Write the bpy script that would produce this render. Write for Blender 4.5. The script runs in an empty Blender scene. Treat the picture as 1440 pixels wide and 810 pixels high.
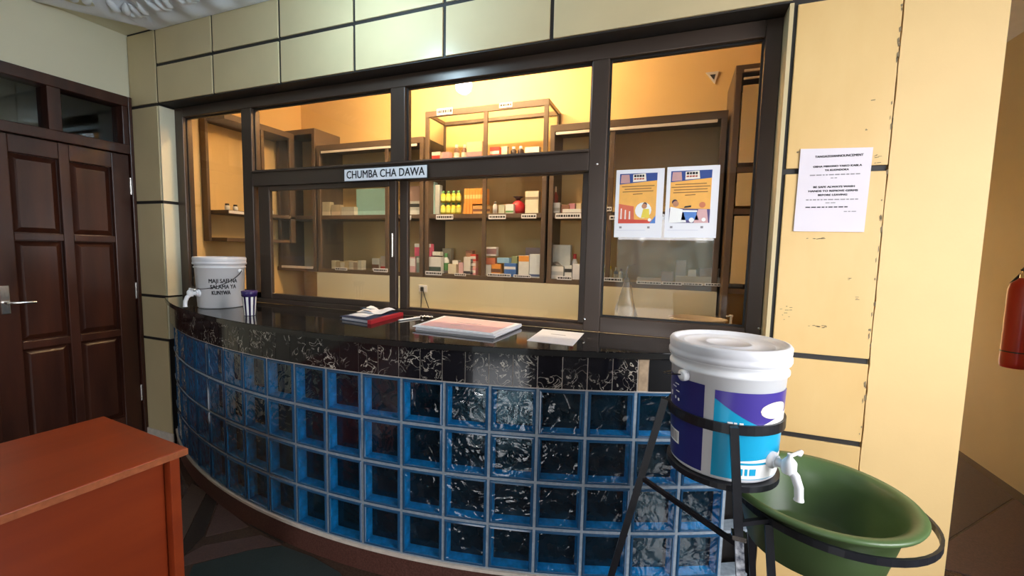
import bpy, bmesh, math, random
from mathutils import Vector, Matrix
random.seed(7)
SC = bpy.context.scene
COL = SC.collection
R = math.radians
H = 1.47                     # height of the eye above the floor

# ------------------------------------------------------------------ camera
yaw, pit, rol = R(-20.856), R(4.918), R(-1.301)
fwd = Vector((math.sin(yaw)*math.cos(pit), math.cos(yaw)*math.cos(pit), -math.sin(pit)))
rgt0 = Vector((math.cos(yaw), -math.sin(yaw), 0))
dwn0 = fwd.cross(rgt0)
rgt = rgt0*math.cos(rol) + dwn0*math.sin(rol)
dwn = dwn0*math.cos(rol) - rgt0*math.sin(rol)
cam_d = bpy.data.cameras.new('camera')
cam = bpy.data.objects.new('camera', cam_d)
COL.objects.link(cam)
cam_d.sensor_width = 36; cam_d.lens = 597.33/1440*36; cam_d.clip_start = .02
m = Matrix((rgt, -dwn, -fwd)).transposed().to_4x4()
m.translation = (0, 0, H)
cam.matrix_world = m
SC.camera = cam

# ------------------------------------------------------------------ world, large lights, exposure
SC.view_settings.view_transform = 'Standard'
SC.view_settings.look = 'None'
SC.view_settings.gamma = 1
SC.view_settings.use_curve_mapping = False
SC.view_settings.exposure = 0.62
world = bpy.data.worlds.new('daylight'); SC.world = world
world.use_nodes = True
bg = world.node_tree.nodes['Background']
bg.inputs[0].default_value = (.96, .97, 1, 1)
bg.inputs[1].default_value = 10
# wide window front on the right and the doorway behind the viewer: portals that only guide sky sampling
for nm, loc, rot, sx, sy in (('window_portal', (2.14,-.10,1.875), (R(90),0,R(90)), 2.2, 1.75), ('corridor_portal', (1.70,6.0,1.0), (R(-90),0,0), .5, 2.0), ('doorway_portal', (-.225,-5.01,1.15), (R(90),0,0), 1.85, 2.3)):
    pl = bpy.data.lights.new(nm, 'AREA'); pl.shape = 'RECTANGLE'; pl.size = sx; pl.size_y = sy
    pl.cycles.is_portal = True
    po = bpy.data.objects.new(nm, pl); COL.objects.link(po); po.location = loc; po.rotation_euler = rot

# ------------------------------------------------------------------ helpers
def at(px, py, Y):
    """point on the plane y=Y seen at a measured position of the photograph"""
    d = rgt*(px-720) + dwn*(py-405) + fwd*597.33
    return Vector((0, 0, H)) + d*(Y/d.y)

class MB:
    def __init__(s): s.v = []; s.f = []; s.mi = []; s.sm = []
    def add(s, vs, fs, mi=0, smooth=False):
        o = len(s.v); s.v += [tuple(v) for v in vs]
        for f in fs: s.f.append([o+i for i in f]); s.mi.append(mi); s.sm.append(smooth)
        return s
    def box(s, lo, hi, mi=0, mat=None):
        x0, y0, z0 = lo; x1, y1, z1 = hi
        vs = [Vector(p) for p in ((x0,y0,z0),(x1,y0,z0),(x1,y1,z0),(x0,y1,z0),(x0,y0,z1),(x1,y0,z1),(x1,y1,z1),(x0,y1,z1))]
        if mat: vs = [mat @ v for v in vs]
        return s.add(vs, [(0,3,2,1),(4,5,6,7),(0,1,5,4),(1,2,6,5),(2,3,7,6),(3,0,4,7)], mi)
    def bbox(s, lo, hi, b=.004, mi=0, mat=None):
        """box with chamfered edges"""
        bm = bmesh.new()
        bmesh.ops.create_cube(bm, size=1)
        sx, sy, sz = [hi[i]-lo[i] for i in range(3)]
        for v in bm.verts:
            v.co = Vector(((v.co.x+.5)*sx+lo[0], (v.co.y+.5)*sy+lo[1], (v.co.z+.5)*sz+lo[2]))
        b = min(b, .45*min(sx, sy, sz))
        bmesh.ops.bevel(bm, geom=bm.edges[:], offset=b, segments=2, affect='EDGES', profile=.5)
        bm.verts.index_update()
        vs = [mat @ v.co if mat else v.co.copy() for v in bm.verts]
        s.add(vs, [[v.index for v in f.verts] for f in bm.faces], mi)
        bm.free(); return s
    def lathe(s, prof, c=(0,0,0), n=32, mi=0, cap0=False, cap1=False, smooth=True, a0=0, a1=2*math.pi, mat=None):
        full = abs(a1-a0-2*math.pi) < 1e-6
        k = n if full else n+1
        vs = []
        for r, z in prof:
            for i in range(k):
                a = a0+(a1-a0)*i/n
                vs.append(Vector((c[0]+r*math.cos(a), c[1]+r*math.sin(a), c[2]+z)))
        if mat: vs = [mat @ v for v in vs]
        fs = []
        for j in range(len(prof)-1):
            for i in range(n):
                i2 = (i+1) % k
                fs.append((j*k+i, j*k+i2, (j+1)*k+i2, (j+1)*k+i))
        s.add(vs, fs, mi, smooth)
        if cap0: s.add([vs[i] for i in range(k)], [list(range(k))[::-1]], mi)
        if cap1: s.add(vs[-k:], [list(range(k))], mi)
        return s
    def tube(s, pts, r, n=8, mi=0, closed=False, smooth=True, sq=None):
        pts = [Vector(p) for p in pts]; N = len(pts); vs = []
        for i, p in enumerate(pts):
            if closed: t = pts[(i+1) % N]-pts[i-1]
            else: t = pts[min(i+1, N-1)]-pts[max(i-1, 0)]
            t.normalize()
            up = Vector((0,0,1)) if abs(t.z) < .95 else Vector((0,1,0))
            if i == 0: a = t.cross(up).normalized()
            else: a = (a-t*a.dot(t)).normalized()      # carry the section along without twisting
            b = a.cross(t).normalized()
            if sq:   # rectangular section: (half width, half height)
                for u, w in ((-1,-1),(1,-1),(1,1),(-1,1)): vs.append(p+a*u*sq[0]+b*w*sq[1])
            else:
                rr = r[i] if isinstance(r, (list, tuple)) else r
                for k in range(n):
                    q = 2*math.pi*k/n; vs.append(p+a*rr*math.cos(q)+b*rr*math.sin(q))
        n = 4 if sq else n
        fs = []
        for i in range(N if closed else N-1):
            j = (i+1) % N
            for k in range(n):
                k2 = (k+1) % n
                fs.append((i*n+k, j*n+k, j*n+k2, i*n+k2))
        s.add(vs, fs, mi, smooth and not sq)
        if not closed:
            s.add(vs[:n], [list(range(n))], mi); s.add(vs[-n:], [list(range(n))[::-1]], mi)
        return s
    def prism(s, poly, z0, z1, mi=0, mat=None):
        n = len(poly)
        vs = [Vector((x, y, z0)) for x, y in poly]+[Vector((x, y, z1)) for x, y in poly]
        if mat: vs = [mat @ v for v in vs]
        fs = [list(range(n))[::-1], list(range(n, 2*n))]+[(i, (i+1) % n, n+(i+1) % n, n+i) for i in range(n)]
        return s.add(vs, fs, mi)
    def mesh(s, name, mats):
        me = bpy.data.meshes.new(name)
        me.from_pydata(s.v, [], s.f)
        for mt in (mats if isinstance(mats, (list, tuple)) else [mats]): me.materials.append(mt)
        me.polygons.foreach_set('material_index', s.mi)
        me.polygons.foreach_set('use_smooth', s.sm)
        bm = bmesh.new(); bm.from_mesh(me); bmesh.ops.recalc_face_normals(bm, faces=bm.faces); bm.to_mesh(me); bm.free()
        me.update()
        return me
    def build(s, name, mats, parent=None):
        return put(name, s.mesh(name, mats), parent)

def put(name, me, parent=None, loc=None, rz=None, mat=None):
    o = bpy.data.objects.new(name, me); COL.objects.link(o)
    if mat is not None: o.matrix_local = mat
    if loc is not None: o.location = loc
    if rz is not None: o.rotation_euler = (0, 0, rz)
    if parent is not None:
        o.parent = parent
        # parts are given in world space when the parent is an Empty at its base
        if parent.get('_w'): o.matrix_parent_inverse = Matrix.Translation(-Vector(parent['_w']))
    return o
def tag(o, label=None, cat=None, group=None, kind=None):
    if label: o['label'] = label
    if cat: o['category'] = cat
    if group: o['group'] = group
    if kind: o['kind'] = kind
    return o
def thing(name, loc, label, cat, group=None, kind=None):
    o = bpy.data.objects.new(name, None); COL.objects.link(o)
    o.location = loc; o.empty_display_size = .05; o['_w'] = tuple(loc)
    return tag(o, label, cat, group, kind)
def struct(o): o['kind'] = 'structure'; return o
def copy_tree(o, parent=None):
    c = o.copy(); COL.objects.link(c); c.parent = parent
    for ch in o.children: copy_tree(ch, c)
    return c

_txt = {}
def text_mesh(s, size, width=None, bold=0.0, align='CENTER'):
    """flat lettering in the XZ plane facing -Y, as vertices and faces"""
    cu = bpy.data.curves.new('t', 'FONT'); cu.body = s; cu.size = size; cu.align_x = align; cu.align_y = 'CENTER'
    cu.resolution_u = 3
    ob = bpy.data.objects.new('t', cu); COL.objects.link(ob)
    dg = bpy.context.evaluated_depsgraph_get(); dg.update()
    me = bpy.data.meshes.new_from_object(ob.evaluated_get(dg))
    vs = [Vector((v.co.x, 0, v.co.y)) for v in me.vertices]; fs = [list(p.vertices) for p in me.polygons]
    bpy.data.objects.remove(ob); bpy.data.curves.remove(cu); bpy.data.meshes.remove(me)
    if width and vs:
        pass
    if bold and vs:      # heavier strokes: the same letters set twice, a hair apart
        n = len(vs); d = bold
        vs = [Vector((v.x+dx, dy, v.z+dz)) for dx, dy, dz in ((-d,0,-d*.5),(d,-.0001,d*.5),(-d,-.0002,d*.5),(d,-.0003,-d*.5)) for v in vs]
        fs = [[i+k*n for i in f] for k in range(4) for f in fs]
    if width and vs:
        w = max(v.x for v in vs)-min(v.x for v in vs)
        k = width/w
        for v in vs: v.x *= k
    return vs, fs

# ------------------------------------------------------------------ materials
def nd(nt, t, **kw):
    n = nt.nodes.new(t)
    for k, v in kw.items(): setattr(n, k, v)
    return n
def pbr(name, col, rough=.5, metal=0, var=0, vscale=8, bump=0, bscale=60, col2=None, spec=.5, coat=0, stretch=None, emit=None, estr=0):
    m = bpy.data.materials.new(name); m.use_nodes = True
    nt = m.node_tree; b = nt.nodes['Principled BSDF']
    b.inputs['Base Color'].default_value = (*col, 1)
    b.inputs['Roughness'].default_value = rough
    b.inputs['Metallic'].default_value = metal
    b.inputs['Specular IOR Level'].default_value = spec
    b.inputs['Coat Weight'].default_value = coat
    b.inputs['Coat Roughness'].default_value = .08
    if emit: b.inputs['Emission Color'].default_value = (*emit, 1); b.inputs['Emission Strength'].default_value = estr
    tc = nd(nt, 'ShaderNodeTexCoord'); mp = nd(nt, 'ShaderNodeMapping')
    nt.links.new(tc.outputs['Object'], mp.inputs[0])
    if stretch: mp.inputs['Scale'].default_value = stretch
    nz = nd(nt, 'ShaderNodeTexNoise'); nz.inputs['Scale'].default_value = vscale; nz.inputs['Detail'].default_value = 6
    nt.links.new(mp.outputs[0], nz.inputs['Vector'])
    rp = nd(nt, 'ShaderNodeValToRGB')
    c2 = col2 if col2 else tuple(c*(1-var) for c in col)
    rp.color_ramp.elements[0].position = .35; rp.color_ramp.elements[1].position = .7
    rp.color_ramp.elements[0].color = (*c2, 1); rp.color_ramp.elements[1].color = (*col, 1)
    nt.links.new(nz.outputs['Fac'], rp.inputs[0])
    nt.links.new(rp.outputs[0], b.inputs['Base Color'])
    if bump:
        n2 = nd(nt, 'ShaderNodeTexNoise'); n2.inputs['Scale'].default_value = bscale; n2.inputs['Detail'].default_value = 3
        nt.links.new(mp.outputs[0], n2.inputs['Vector'])
        bp = nd(nt, 'ShaderNodeBump'); bp.inputs['Strength'].default_value = bump; bp.inputs['Distance'].default_value = .01
        nt.links.new(n2.outputs['Fac'], bp.inputs['Height']); nt.links.new(bp.outputs[0], b.inputs['Normal'])
    return m
def pane(name, tint, ior=1.5, rough=.02, bump=0, bscale=20, boost=1.0):
    """thin clear glass: tinted see-through plus mirror reflection by angle"""
    m = bpy.data.materials.new(name); m.use_nodes = True
    nt = m.node_tree; nt.nodes.clear()
    out = nd(nt, 'ShaderNodeOutputMaterial'); mix = nd(nt, 'ShaderNodeMixShader')
    tr = nd(nt, 'ShaderNodeBsdfTransparent'); tr.inputs[0].default_value = (*tint, 1)
    gl = nd(nt, 'ShaderNodeBsdfGlossy'); gl.inputs['Roughness'].default_value = rough
    fr = nd(nt, 'ShaderNodeFresnel'); fr.inputs[0].default_value = ior
    ml = nd(nt, 'ShaderNodeMath', operation='MULTIPLY', use_clamp=True); ml.inputs[1].default_value = boost
    gm = nd(nt, 'ShaderNodeNewGeometry'); iv = nd(nt, 'ShaderNodeMath', operation='SUBTRACT'); iv.inputs[0].default_value = 1
    nt.links.new(gm.outputs['Backfacing'], iv.inputs[1])
    m2 = nd(nt, 'ShaderNodeMath', operation='MULTIPLY')
    nt.links.new(fr.outputs[0], ml.inputs[0]); nt.links.new(ml.outputs[0], m2.inputs[0]); nt.links.new(iv.outputs[0], m2.inputs[1]); nt.links.new(m2.outputs[0], mix.inputs[0])
    nt.links.new(tr.outputs[0], mix.inputs[1]); nt.links.new(gl.outputs[0], mix.inputs[2])
    nt.links.new(mix.outputs[0], out.inputs[0])
    if bump:
        tc = nd(nt, 'ShaderNodeTexCoord'); oi = nd(nt, 'ShaderNodeObjectInfo')
        ad = nd(nt, 'ShaderNodeVectorMath', operation='ADD')
        sc_ = nd(nt, 'ShaderNodeVectorMath', operation='SCALE'); sc_.inputs['Scale'].default_value = 1
        cb = nd(nt, 'ShaderNodeCombineXYZ'); mu = nd(nt, 'ShaderNodeMath', operation='MULTIPLY'); mu.inputs[1].default_value = 40
        nt.links.new(oi.outputs['Random'], mu.inputs[0]); nt.links.new(mu.outputs[0], cb.inputs[0])
        nt.links.new(tc.outputs['Object'], ad.inputs[0]); nt.links.new(cb.outputs[0], ad.inputs[1])
        nz = nd(nt, 'ShaderNodeTexNoise'); nz.inputs['Scale'].default_value = bscale; nz.inputs['Detail'].default_value = 1.5
        nz.inputs['Distortion'].default_value = 1.2
        nt.links.new(ad.outputs[0], nz.inputs['Vector'])
        bp = nd(nt, 'ShaderNodeBump'); bp.inputs['Strength'].default_value = bump; bp.inputs['Distance'].default_value = .02
        nt.links.new(nz.outputs['Fac'], bp.inputs['Height'])
        nt.links.new(bp.outputs[0], gl.inputs['Normal']); nt.links.new(bp.outputs[0], fr.inputs['Normal'])
    return m
def granite(name, base, vein, scale, thr, rough, warp=2.5):
    m = bpy.data.materials.new(name); m.use_nodes = True
    nt = m.node_tree; b = nt.nodes['Principled BSDF']; b.inputs['Roughness'].default_value = rough
    tc = nd(nt, 'ShaderNodeTexCoord'); oi = nd(nt, 'ShaderNodeObjectInfo')
    mu = nd(nt, 'ShaderNodeMath', operation='MULTIPLY'); mu.inputs[1].default_value = 30
    nt.links.new(oi.outputs['Random'], mu.inputs[0])
    ad = nd(nt, 'ShaderNodeVectorMath', operation='ADD')
    nt.links.new(tc.outputs['Object'], ad.inputs[0]); nt.links.new(mu.outputs[0], ad.inputs[1])
    nz = nd(nt, 'ShaderNodeTexNoise'); nz.inputs['Scale'].default_value = scale; nz.inputs['Detail'].default_value = 3
    nz.inputs['Distortion'].default_value = warp
    nt.links.new(ad.outputs[0], nz.inputs['Vector'])
    # thin curls where the noise crosses its middle value
    sb = nd(nt, 'ShaderNodeMath', operation='SUBTRACT'); sb.inputs[1].default_value = .5
    ab = nd(nt, 'ShaderNodeMath', operation='ABSOLUTE')
    nt.links.new(nz.outputs['Fac'], sb.inputs[0]); nt.links.new(sb.outputs[0], ab.inputs[0])
    rp = nd(nt, 'ShaderNodeValToRGB')
    rp.color_ramp.elements[0].position = 0; rp.color_ramp.elements[0].color = (1,1,1,1)
    rp.color_ramp.elements[1].position = thr; rp.color_ramp.elements[1].color = (0,0,0,1)
    nt.links.new(ab.outputs[0], rp.inputs[0])
    n2 = nd(nt, 'ShaderNodeTexNoise'); n2.inputs['Scale'].default_value = scale*.55; nt.links.new(ad.outputs[0], n2.inputs['Vector'])
    r2 = nd(nt, 'ShaderNodeValToRGB'); r2.color_ramp.elements[0].position = .46; r2.color_ramp.elements[1].position = .6
    nt.links.new(n2.outputs['Fac'], r2.inputs[0])
    mm = nd(nt, 'ShaderNodeMath', operation='MULTIPLY'); nt.links.new(rp.outputs[0], mm.inputs[0]); nt.links.new(r2.outputs[0], mm.inputs[1])
    mx = nd(nt, 'ShaderNodeMix', data_type='RGBA'); mx.inputs[6].default_value = (*base, 1); mx.inputs[7].default_value = (*vein, 1)
    nt.links.new(mm.outputs[0], mx.inputs[0]); nt.links.new(mx.outputs[2], b.inputs['Base Color'])
    return m

M = {}
M['cream'] = pbr('cream_paint', (.86,.60,.27), .55, var=.06, vscale=3, bump=.03, bscale=90)
M['cream_wall'] = pbr('pale_cream_paint', (.78,.73,.54), .6, var=.05, vscale=3, bump=.03, bscale=90)
M['panel'] = pbr('panel_paint', (.70,.57,.33), .32, var=.06, vscale=4)
M['scuffed'] = pbr('scuffed_panel_paint', (.85,.59,.26), .38, vscale=5, col2=(.79,.52,.21), bump=.04, bscale=25, stretch=(1,1,.35))
M['groove'] = pbr('groove_black', (.025,.022,.02), .6)
M['smudge'] = pbr('grime', (.30,.22,.12), .8, var=.4, vscale=90)
M['bronze'] = pbr('bronze_aluminium', (.075,.052,.040), .32, metal=.25, var=.15, vscale=3)
M['bronze_in'] = pbr('bronze_cabinet_frame', (.13,.088,.06), .42, metal=.1, var=.15, vscale=3)
M['gasket'] = pbr('black_gasket', (.01,.01,.01), .5)
M['glass'] = pane('window_glass', (.93,.93,.91), 1.5, .015, boost=1.3)
M['cab_glass'] = pane('cabinet_glass', (.93,.94,.93), 1.5, .03)
M['door_wood'] = pbr('red_brown_varnished_wood', (.068,.021,.011), .30, vscale=14, col2=(.04,.012,.007), stretch=(1,1,.12), bump=.03, bscale=40)
M['dark_unseen'] = pbr('dark_unseen_wall', (.09,.045,.025), .5, var=.3, vscale=12, stretch=(1,1,.1))  # dark finish given to unseen walls to cut bounced light
M['desk_wood'] = pbr('mahogany_laminate', (.36,.055,.012), .34, vscale=10, col2=(.28,.040,.010), stretch=(1,.1,1))
M['granite'] = granite('black_granite', (.010,.010,.011), (.16,.14,.12), 22, .02, .07)
M['fascia'] = granite('veined_glint_tile', (.010,.010,.014), (.72,.66,.56), 17, .022, .10, 1.6)  # pale curls are veins and, in part, painted wavy reflections
M['mortar'] = pbr('white_grout', (.36,.43,.50), .55, var=.25, vscale=60)
M['blk_rim'] = pbr('blue_glass_rim', (.018,.085,.19), .08, spec=.8)
M['blk_in'] = pbr('blue_glass_wall', (.015,.40,.86), .2, var=.45, vscale=30, spec=.5)
M['blk_back'] = pbr('dark_glass_back', (.006,.022,.035), .15, var=.5, vscale=14, bump=.12, bscale=16)
M['blk_face'] = pane('wavy_blue_glass', (.84,.96,1.0), 1.5, .02, bump=.50, bscale=15, boost=2.0)
M['white_edge'] = pbr('white_edge_trim', (.80,.70,.60), .5, var=.15, vscale=30)
M['plinth'] = pbr('maroon_terrazzo', (.075,.022,.016), .42, col2=(.14,.06,.045), vscale=130)
M['floor'] = pbr('dark_terrazzo', (.045,.026,.018), .10, col2=(.075,.045,.032), vscale=90)
M['floor_a'] = pbr('brown_terrazzo', (.10,.062,.045), .4, col2=(.065,.04,.03), vscale=110)
M['floor_b'] = pbr('rose_terrazzo', (.115,.062,.052), .4, col2=(.07,.04,.034), vscale=110)
M['floor_c'] = pbr('dark_green_terrazzo', (.022,.030,.028), .4, col2=(.03,.042,.04), vscale=110)
M['floor_d'] = pbr('black_terrazzo', (.018,.012,.010), .4, col2=(.028,.02,.016), vscale=110)
M['plaster'] = pbr('white_plaster', (.88,.89,.92), .6, var=.05, vscale=10, bump=.05, bscale=60)
M['chrome'] = pbr('brushed_steel', (.75,.72,.68), .22, metal=1)
M['white_pl'] = pbr('white_plastic', (.86,.87,.90), .32, var=.04, vscale=6)
M['lid_pl'] = pbr('white_lid_plastic', (.80,.81,.85), .42, col2=(.66,.66,.70), vscale=7)
M['navy'] = pbr('navy_print', (.022,.026,.16), .3)
M['purple'] = pbr('violet_print', (.065,.045,.30), .3)
M['cyan'] = pbr('cyan_print', (.010,.36,.62), .3)
M['print_white'] = pbr('white_print', (.9,.9,.88), .4)
M['cream_print'] = pbr('cream_print', (.9,.82,.64), .4)
M['black_steel'] = pbr('black_painted_steel', (.014,.015,.02), .36, var=.3, vscale=40)
M['worn_steel'] = pbr('chipped_painted_steel', (.06,.07,.10), .4, col2=(.62,.64,.68), vscale=70)
M['green_pl'] = pbr('olive_green_plastic', (.080,.140,.050), .36, var=.12, vscale=5)
M['purple_pl'] = pbr('dark_violet_plastic', (.035,.02,.12), .3)
M['paper'] = pbr('white_paper', (.86,.86,.90), .7, var=.03, vscale=5)
M['lilac_paper'] = pbr('lilac_white_paper', (.82,.76,.82), .7, var=.04, vscale=5)
M['pink_paper'] = pbr('pink_paper', (.90,.55,.55), .7, var=.04, vscale=5)
M['ink'] = pbr('black_ink', (.02,.02,.025), .7)
M['grey_ink'] = pbr('grey_ink', (.30,.28,.30), .7)
M['red_cover'] = pbr('red_cover', (.55,.03,.04), .4)
M['blue_cover'] = pbr('dark_blue_cover', (.03,.05,.12), .35)
M['red_metal'] = pbr('red_enamel', (.46,.028,.018), .30, spec=.6)
M['black_pl'] = pbr('black_plastic', (.02,.02,.02), .4)
M['bag'] = pane('thin_plastic_film', (.88,.87,.84), 1.45, .35, boost=4)
M['led'] = pbr('cool_led_diffuser', (.9,.9,.9), .5, emit=(.55,.82,1.0), estr=85)
M['bulb'] = pbr('warm_bulb_glass', (.9,.8,.6), .5, emit=(1.0,.55,.17), estr=400)
M['tube'] = pbr('warm_tube_glass', (.9,.85,.7), .5, emit=(1.0,.70,.40), estr=270)
_c = {}
def flat(col, rough=.45):
    k = tuple(round(c, 3) for c in col)
    if k not in _c: _c[k] = pbr('print_%d_%d_%d' % tuple(int(255*c) for c in col), col, rough, var=.08, vscale=30)
    return _c[k]

# ================================================================== THE ROOM
D = 1.95           # face of the panelled wall
XL, XR = -3.40, .37   # window opening
XW = -3.71         # wall with the door
ZS = 2.43          # soffit over the window
ZC = 2.93          # top of the wall panels
ZW = 3.06          # walls run up to the ceiling slab
ZT = 1.09          # counter top
def sbox(name, lo, hi, mat): return struct(MB().box(lo, hi).build(name, mat))
floor = sbox('floor', (-5.6,-5.15,-.1), (2.3,6.2,0), M['floor'])
sbox('ground_outside', (-14,-16,-.14), (18,16,-.105), pbr('grey_paving', (.42,.42,.40), .8, var=.2, vscale=2))

# terrazzo shapes inlaid in the floor between desk and counter
def inlay(pts, mat, h=.003):
    p = []
    for px, py in pts:
        d = rgt*(px-720)+dwn*(py-405)+fwd*597.33
        q = d*(-H/d.z); p.append((q.x, q.y))
    MB().prism(p, -.004, h).build('terrazzo_piece', mat, floor)
inlay([(236,735),(270,680),(290,692),(250,775)], M['floor_a'])
inlay([(289,755),(307,708),(350,741)], M['floor_b'])
inlay([(286,768),(367,753),(396,766),(353,773),(252,798),(246,790)], M['floor_b'])
inlay([(272,795),(353,774),(396,768),(440,784),(478,806),(500,840),(240,870)], M['floor_c'])
inlay([(309,705),(352,739),(398,765),(400,748),(340,700)], M['floor_d'])
inlay([(292,693),(305,706),(287,753),(252,790),(250,778)], M['floor_d'])
inlay([(1345,640),(1425,700),(1330,760),(1332,690)], M['floor_a'])
inlay([(1428,702),(1500,760),(1440,830),(1328,800),(1330,765)], M['floor_b'])

# walls
left = sbox('wall_left', (XW-.15,-5,2.50), (XW,2.0,ZW), M['cream_wall'])
sbox('wall_left_side', (XW-.15,-5,0), (XW,1.17,2.50), M['cream_wall'])
back = MB()
back.box((-5.6,-5.15,0), (-1.15,-5,ZW)).box((.7,-5.15,0), (2.3,-5,ZW)).box((-1.15,-5.15,2.3), (.7,-5,ZW))
struct(back.build('wall_back', M['dark_unseen']))
sbox('wall_side_room_far', (-5.6,-5,0), (-5.45,3.6,ZW), M['cream_wall'])
sbox('wall_side_room_end', (-5.45,3.45,0), (-3.77,3.6,ZW), M['cream_wall'])
sbox('wall_left_upper', (XW-.15,2.0,0), (XW-.001,3.45,ZW), M['cream_wall'])
rw = MB().box((2.15,-5,0), (2.3,-1.2,ZW)).box((2.15,1.0,0), (2.3,1.95,ZW)).box((2.15,-1.2,2.75), (2.3,1.0,ZW)).box((2.15,-1.2,0), (2.3,1.0,1.0))
struct(rw.build('wall_right', M['dark_unseen']))
sbox('wall_light_blinder', (1.10,-2.6,0), (1.22,.32,ZW), M['dark_unseen'])  # unseen, added to hold window light back from the left side
sbox('wall_corridor_right', (2.15,1.95,0), (2.3,6.2,ZW), pbr('corridor_paint', (.78,.66,.42), .6, var=.05, vscale=3))
struct(MB().box((.98,6.05,2.0), (2.15,6.2,ZW)).box((.98,6.05,0), (1.45,6.2,2.0)).box((1.95,6.05,0), (2.15,6.2,2.0)).build('wall_corridor_end', M['cream']))  # unseen end wall; its open gap is added to brighten the corridor
sbox('wall_unseen_backdrop', (-4,-9.6,-.1), (5,-9,1.9), pbr('mottled_unseen_backdrop', (.20,.25,.25), .8, var=.5, vscale=3, bump=.3, bscale=12))  # unseen wall added to tone what the glass reflects through the doorway
sbox('wall_outside_passage', (.2,8.2,-.1), (4,8.4,2.6), M['cream'])
sbox('ceiling', (-5.6,-5.15,3.05), (2.3,6.2,3.15), M['plaster'])
sbox('ceiling_beam', (XW,1.2,ZC), (-3.42,1.95,3.05), M['cream_wall'])

# front wall: dark backing with painted panels proud of it
fw = MB()
fw.box((XW,D+.007,0), (XL,D+.20,3.05))
fw.box((XR,D+.007,0), (.70,D+.20,3.05))
fw.box((XL,D+.007,ZS+.004), (XR,D+.20,3.05))
fw.box((XL,D+.10,0), (XR,D+.20,ZT-.05))
front = struct(fw.build('wall_front', M['groove']))
g = .0105
def panel(x0, x1, z0, z1, mat=M['panel']):
    MB().bbox((x0+g*.9, D-.001, z0+g), (x1-g*.9, D+.009, z1-g), .002).build('wall_panel', mat, front)
gx = [-3.395,-2.83,-2.25,-1.70,-1.137,-.579]
for a, b in zip(gx, gx[1:]):
    panel(a, b, ZS, 2.688); panel(a, b, 2.688, ZC)
panel(-.579, XR+.005, ZS, 2.688); panel(-.579, -.02, 2.688, ZC); panel(-.02, XR+.005, 2.688, ZC)
panel(XW, -3.395, ZS, ZC)
for a, b in zip([.0,.77,1.086,1.762], [.77,1.086,1.762,ZS]): panel(XW, -3.395, a, b)
for a, b in zip([.0,.762,1.086,1.803,ZS], [.762,1.086,1.803,ZS,ZC]): panel(XR+.005, .7105, a, b, M['scuffed'])
# reveals of the window opening
rv = MB()
for a, b in zip([.77,1.086,1.762], [1.086,1.762,ZS]): rv.box((XL-.002, D+.004, a+g), (XL+.012, D+.115, b-g))
rv.build('reveal_lining', M['cream_wall'], front)
MB().box((XR-.012, D+.004, ZT), (XR+.002, D+.115, ZS)).build('reveal_lining', M['panel'], front)
# plain plaster strip at the end of the pier, with a torn paint seam
zz = [i*ZC/60 for i in range(61)]
poly = [(.7027+random.uniform(0,.0035)**1.0, z) for z in zz]
st = MB()
e2 = poly+[(.985, ZC), (.985, 0)]
st.prism([(x, z) for x, z in e2], 0, .018, mat=Matrix(((1,0,0,0),(0,0,-1,D+.016),(0,1,0,0),(0,0,0,1))))
st.box((.70,D+.016,0), (.985,D+.25,ZW))
struct(st.build('wall_pier', M['cream']))
sm = MB()
for i in range(46):      # flakes of torn paint along the seam
    z = random.uniform(.7, 2.6); w = random.uniform(.002,.007); h = random.uniform(.006,.03)
    x = .703+random.uniform(-.012,.004)
    sm.add([(x,D-.0018,z),(x+w,D-.0018,z+h*.3),(x+w*.6,D-.0018,z+h),(x-w*.3,D-.0018,z+h*.7)], [(0,1,2,3)])
sm.build('paint_flakes', M['smudge'], front)
sm = MB()
def scuff(px, py, w, h, n=5):
    c = at(px, py, D-.002)
    for i in range(n):
        x = c.x+random.uniform(-w,w); z = c.z+random.uniform(-h,h); a = random.uniform(.002,.007); b = random.uniform(.001,.0022)
        sm.add([(x-a,D-.002,z-b),(x+a,D-.002,z-b*.4),(x+a*.8,D-.002,z+b),(x-a*.9,D-.002,z+b*.5)], [(0,1,2,3)])
for px, py, w, h, n in [(1150,459,.03,.005,12),(1194,392,.006,.004,3),(1205,420,.002,.006,3),(1219,182,.006,.002,2),(1228,140,.002,.002,1),(1120,214,.006,.003,4),(1234,222,.008,.02,7),(1106,440,.02,.03,9),(1156,335,.05,.003,8)]:
    scuff(px, py, w, h, n)
sm.build('scuff_marks', M['smudge'], front)

# skirting line on the left pilaster
MB().bbox((XW+.02,D-.012,0), (XL+.02,D-.002,.075), .003).build('skirting', M['white_edge'], front)

# interior of the dispensary
YB = 3.42; XI = -3.67
sbox('wall_dispensary_back', (XI-.1,YB,0), (1.0,YB+.1,3.05), M['cream'])
sbox('wall_dispensary_left', (XI-.1,2.15,0), (XI,YB,3.05), M['cream'])
sbox('wall_dispensary_right', (.80,2.15,0), (.97,6.1,3.05), M['cream'])

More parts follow.
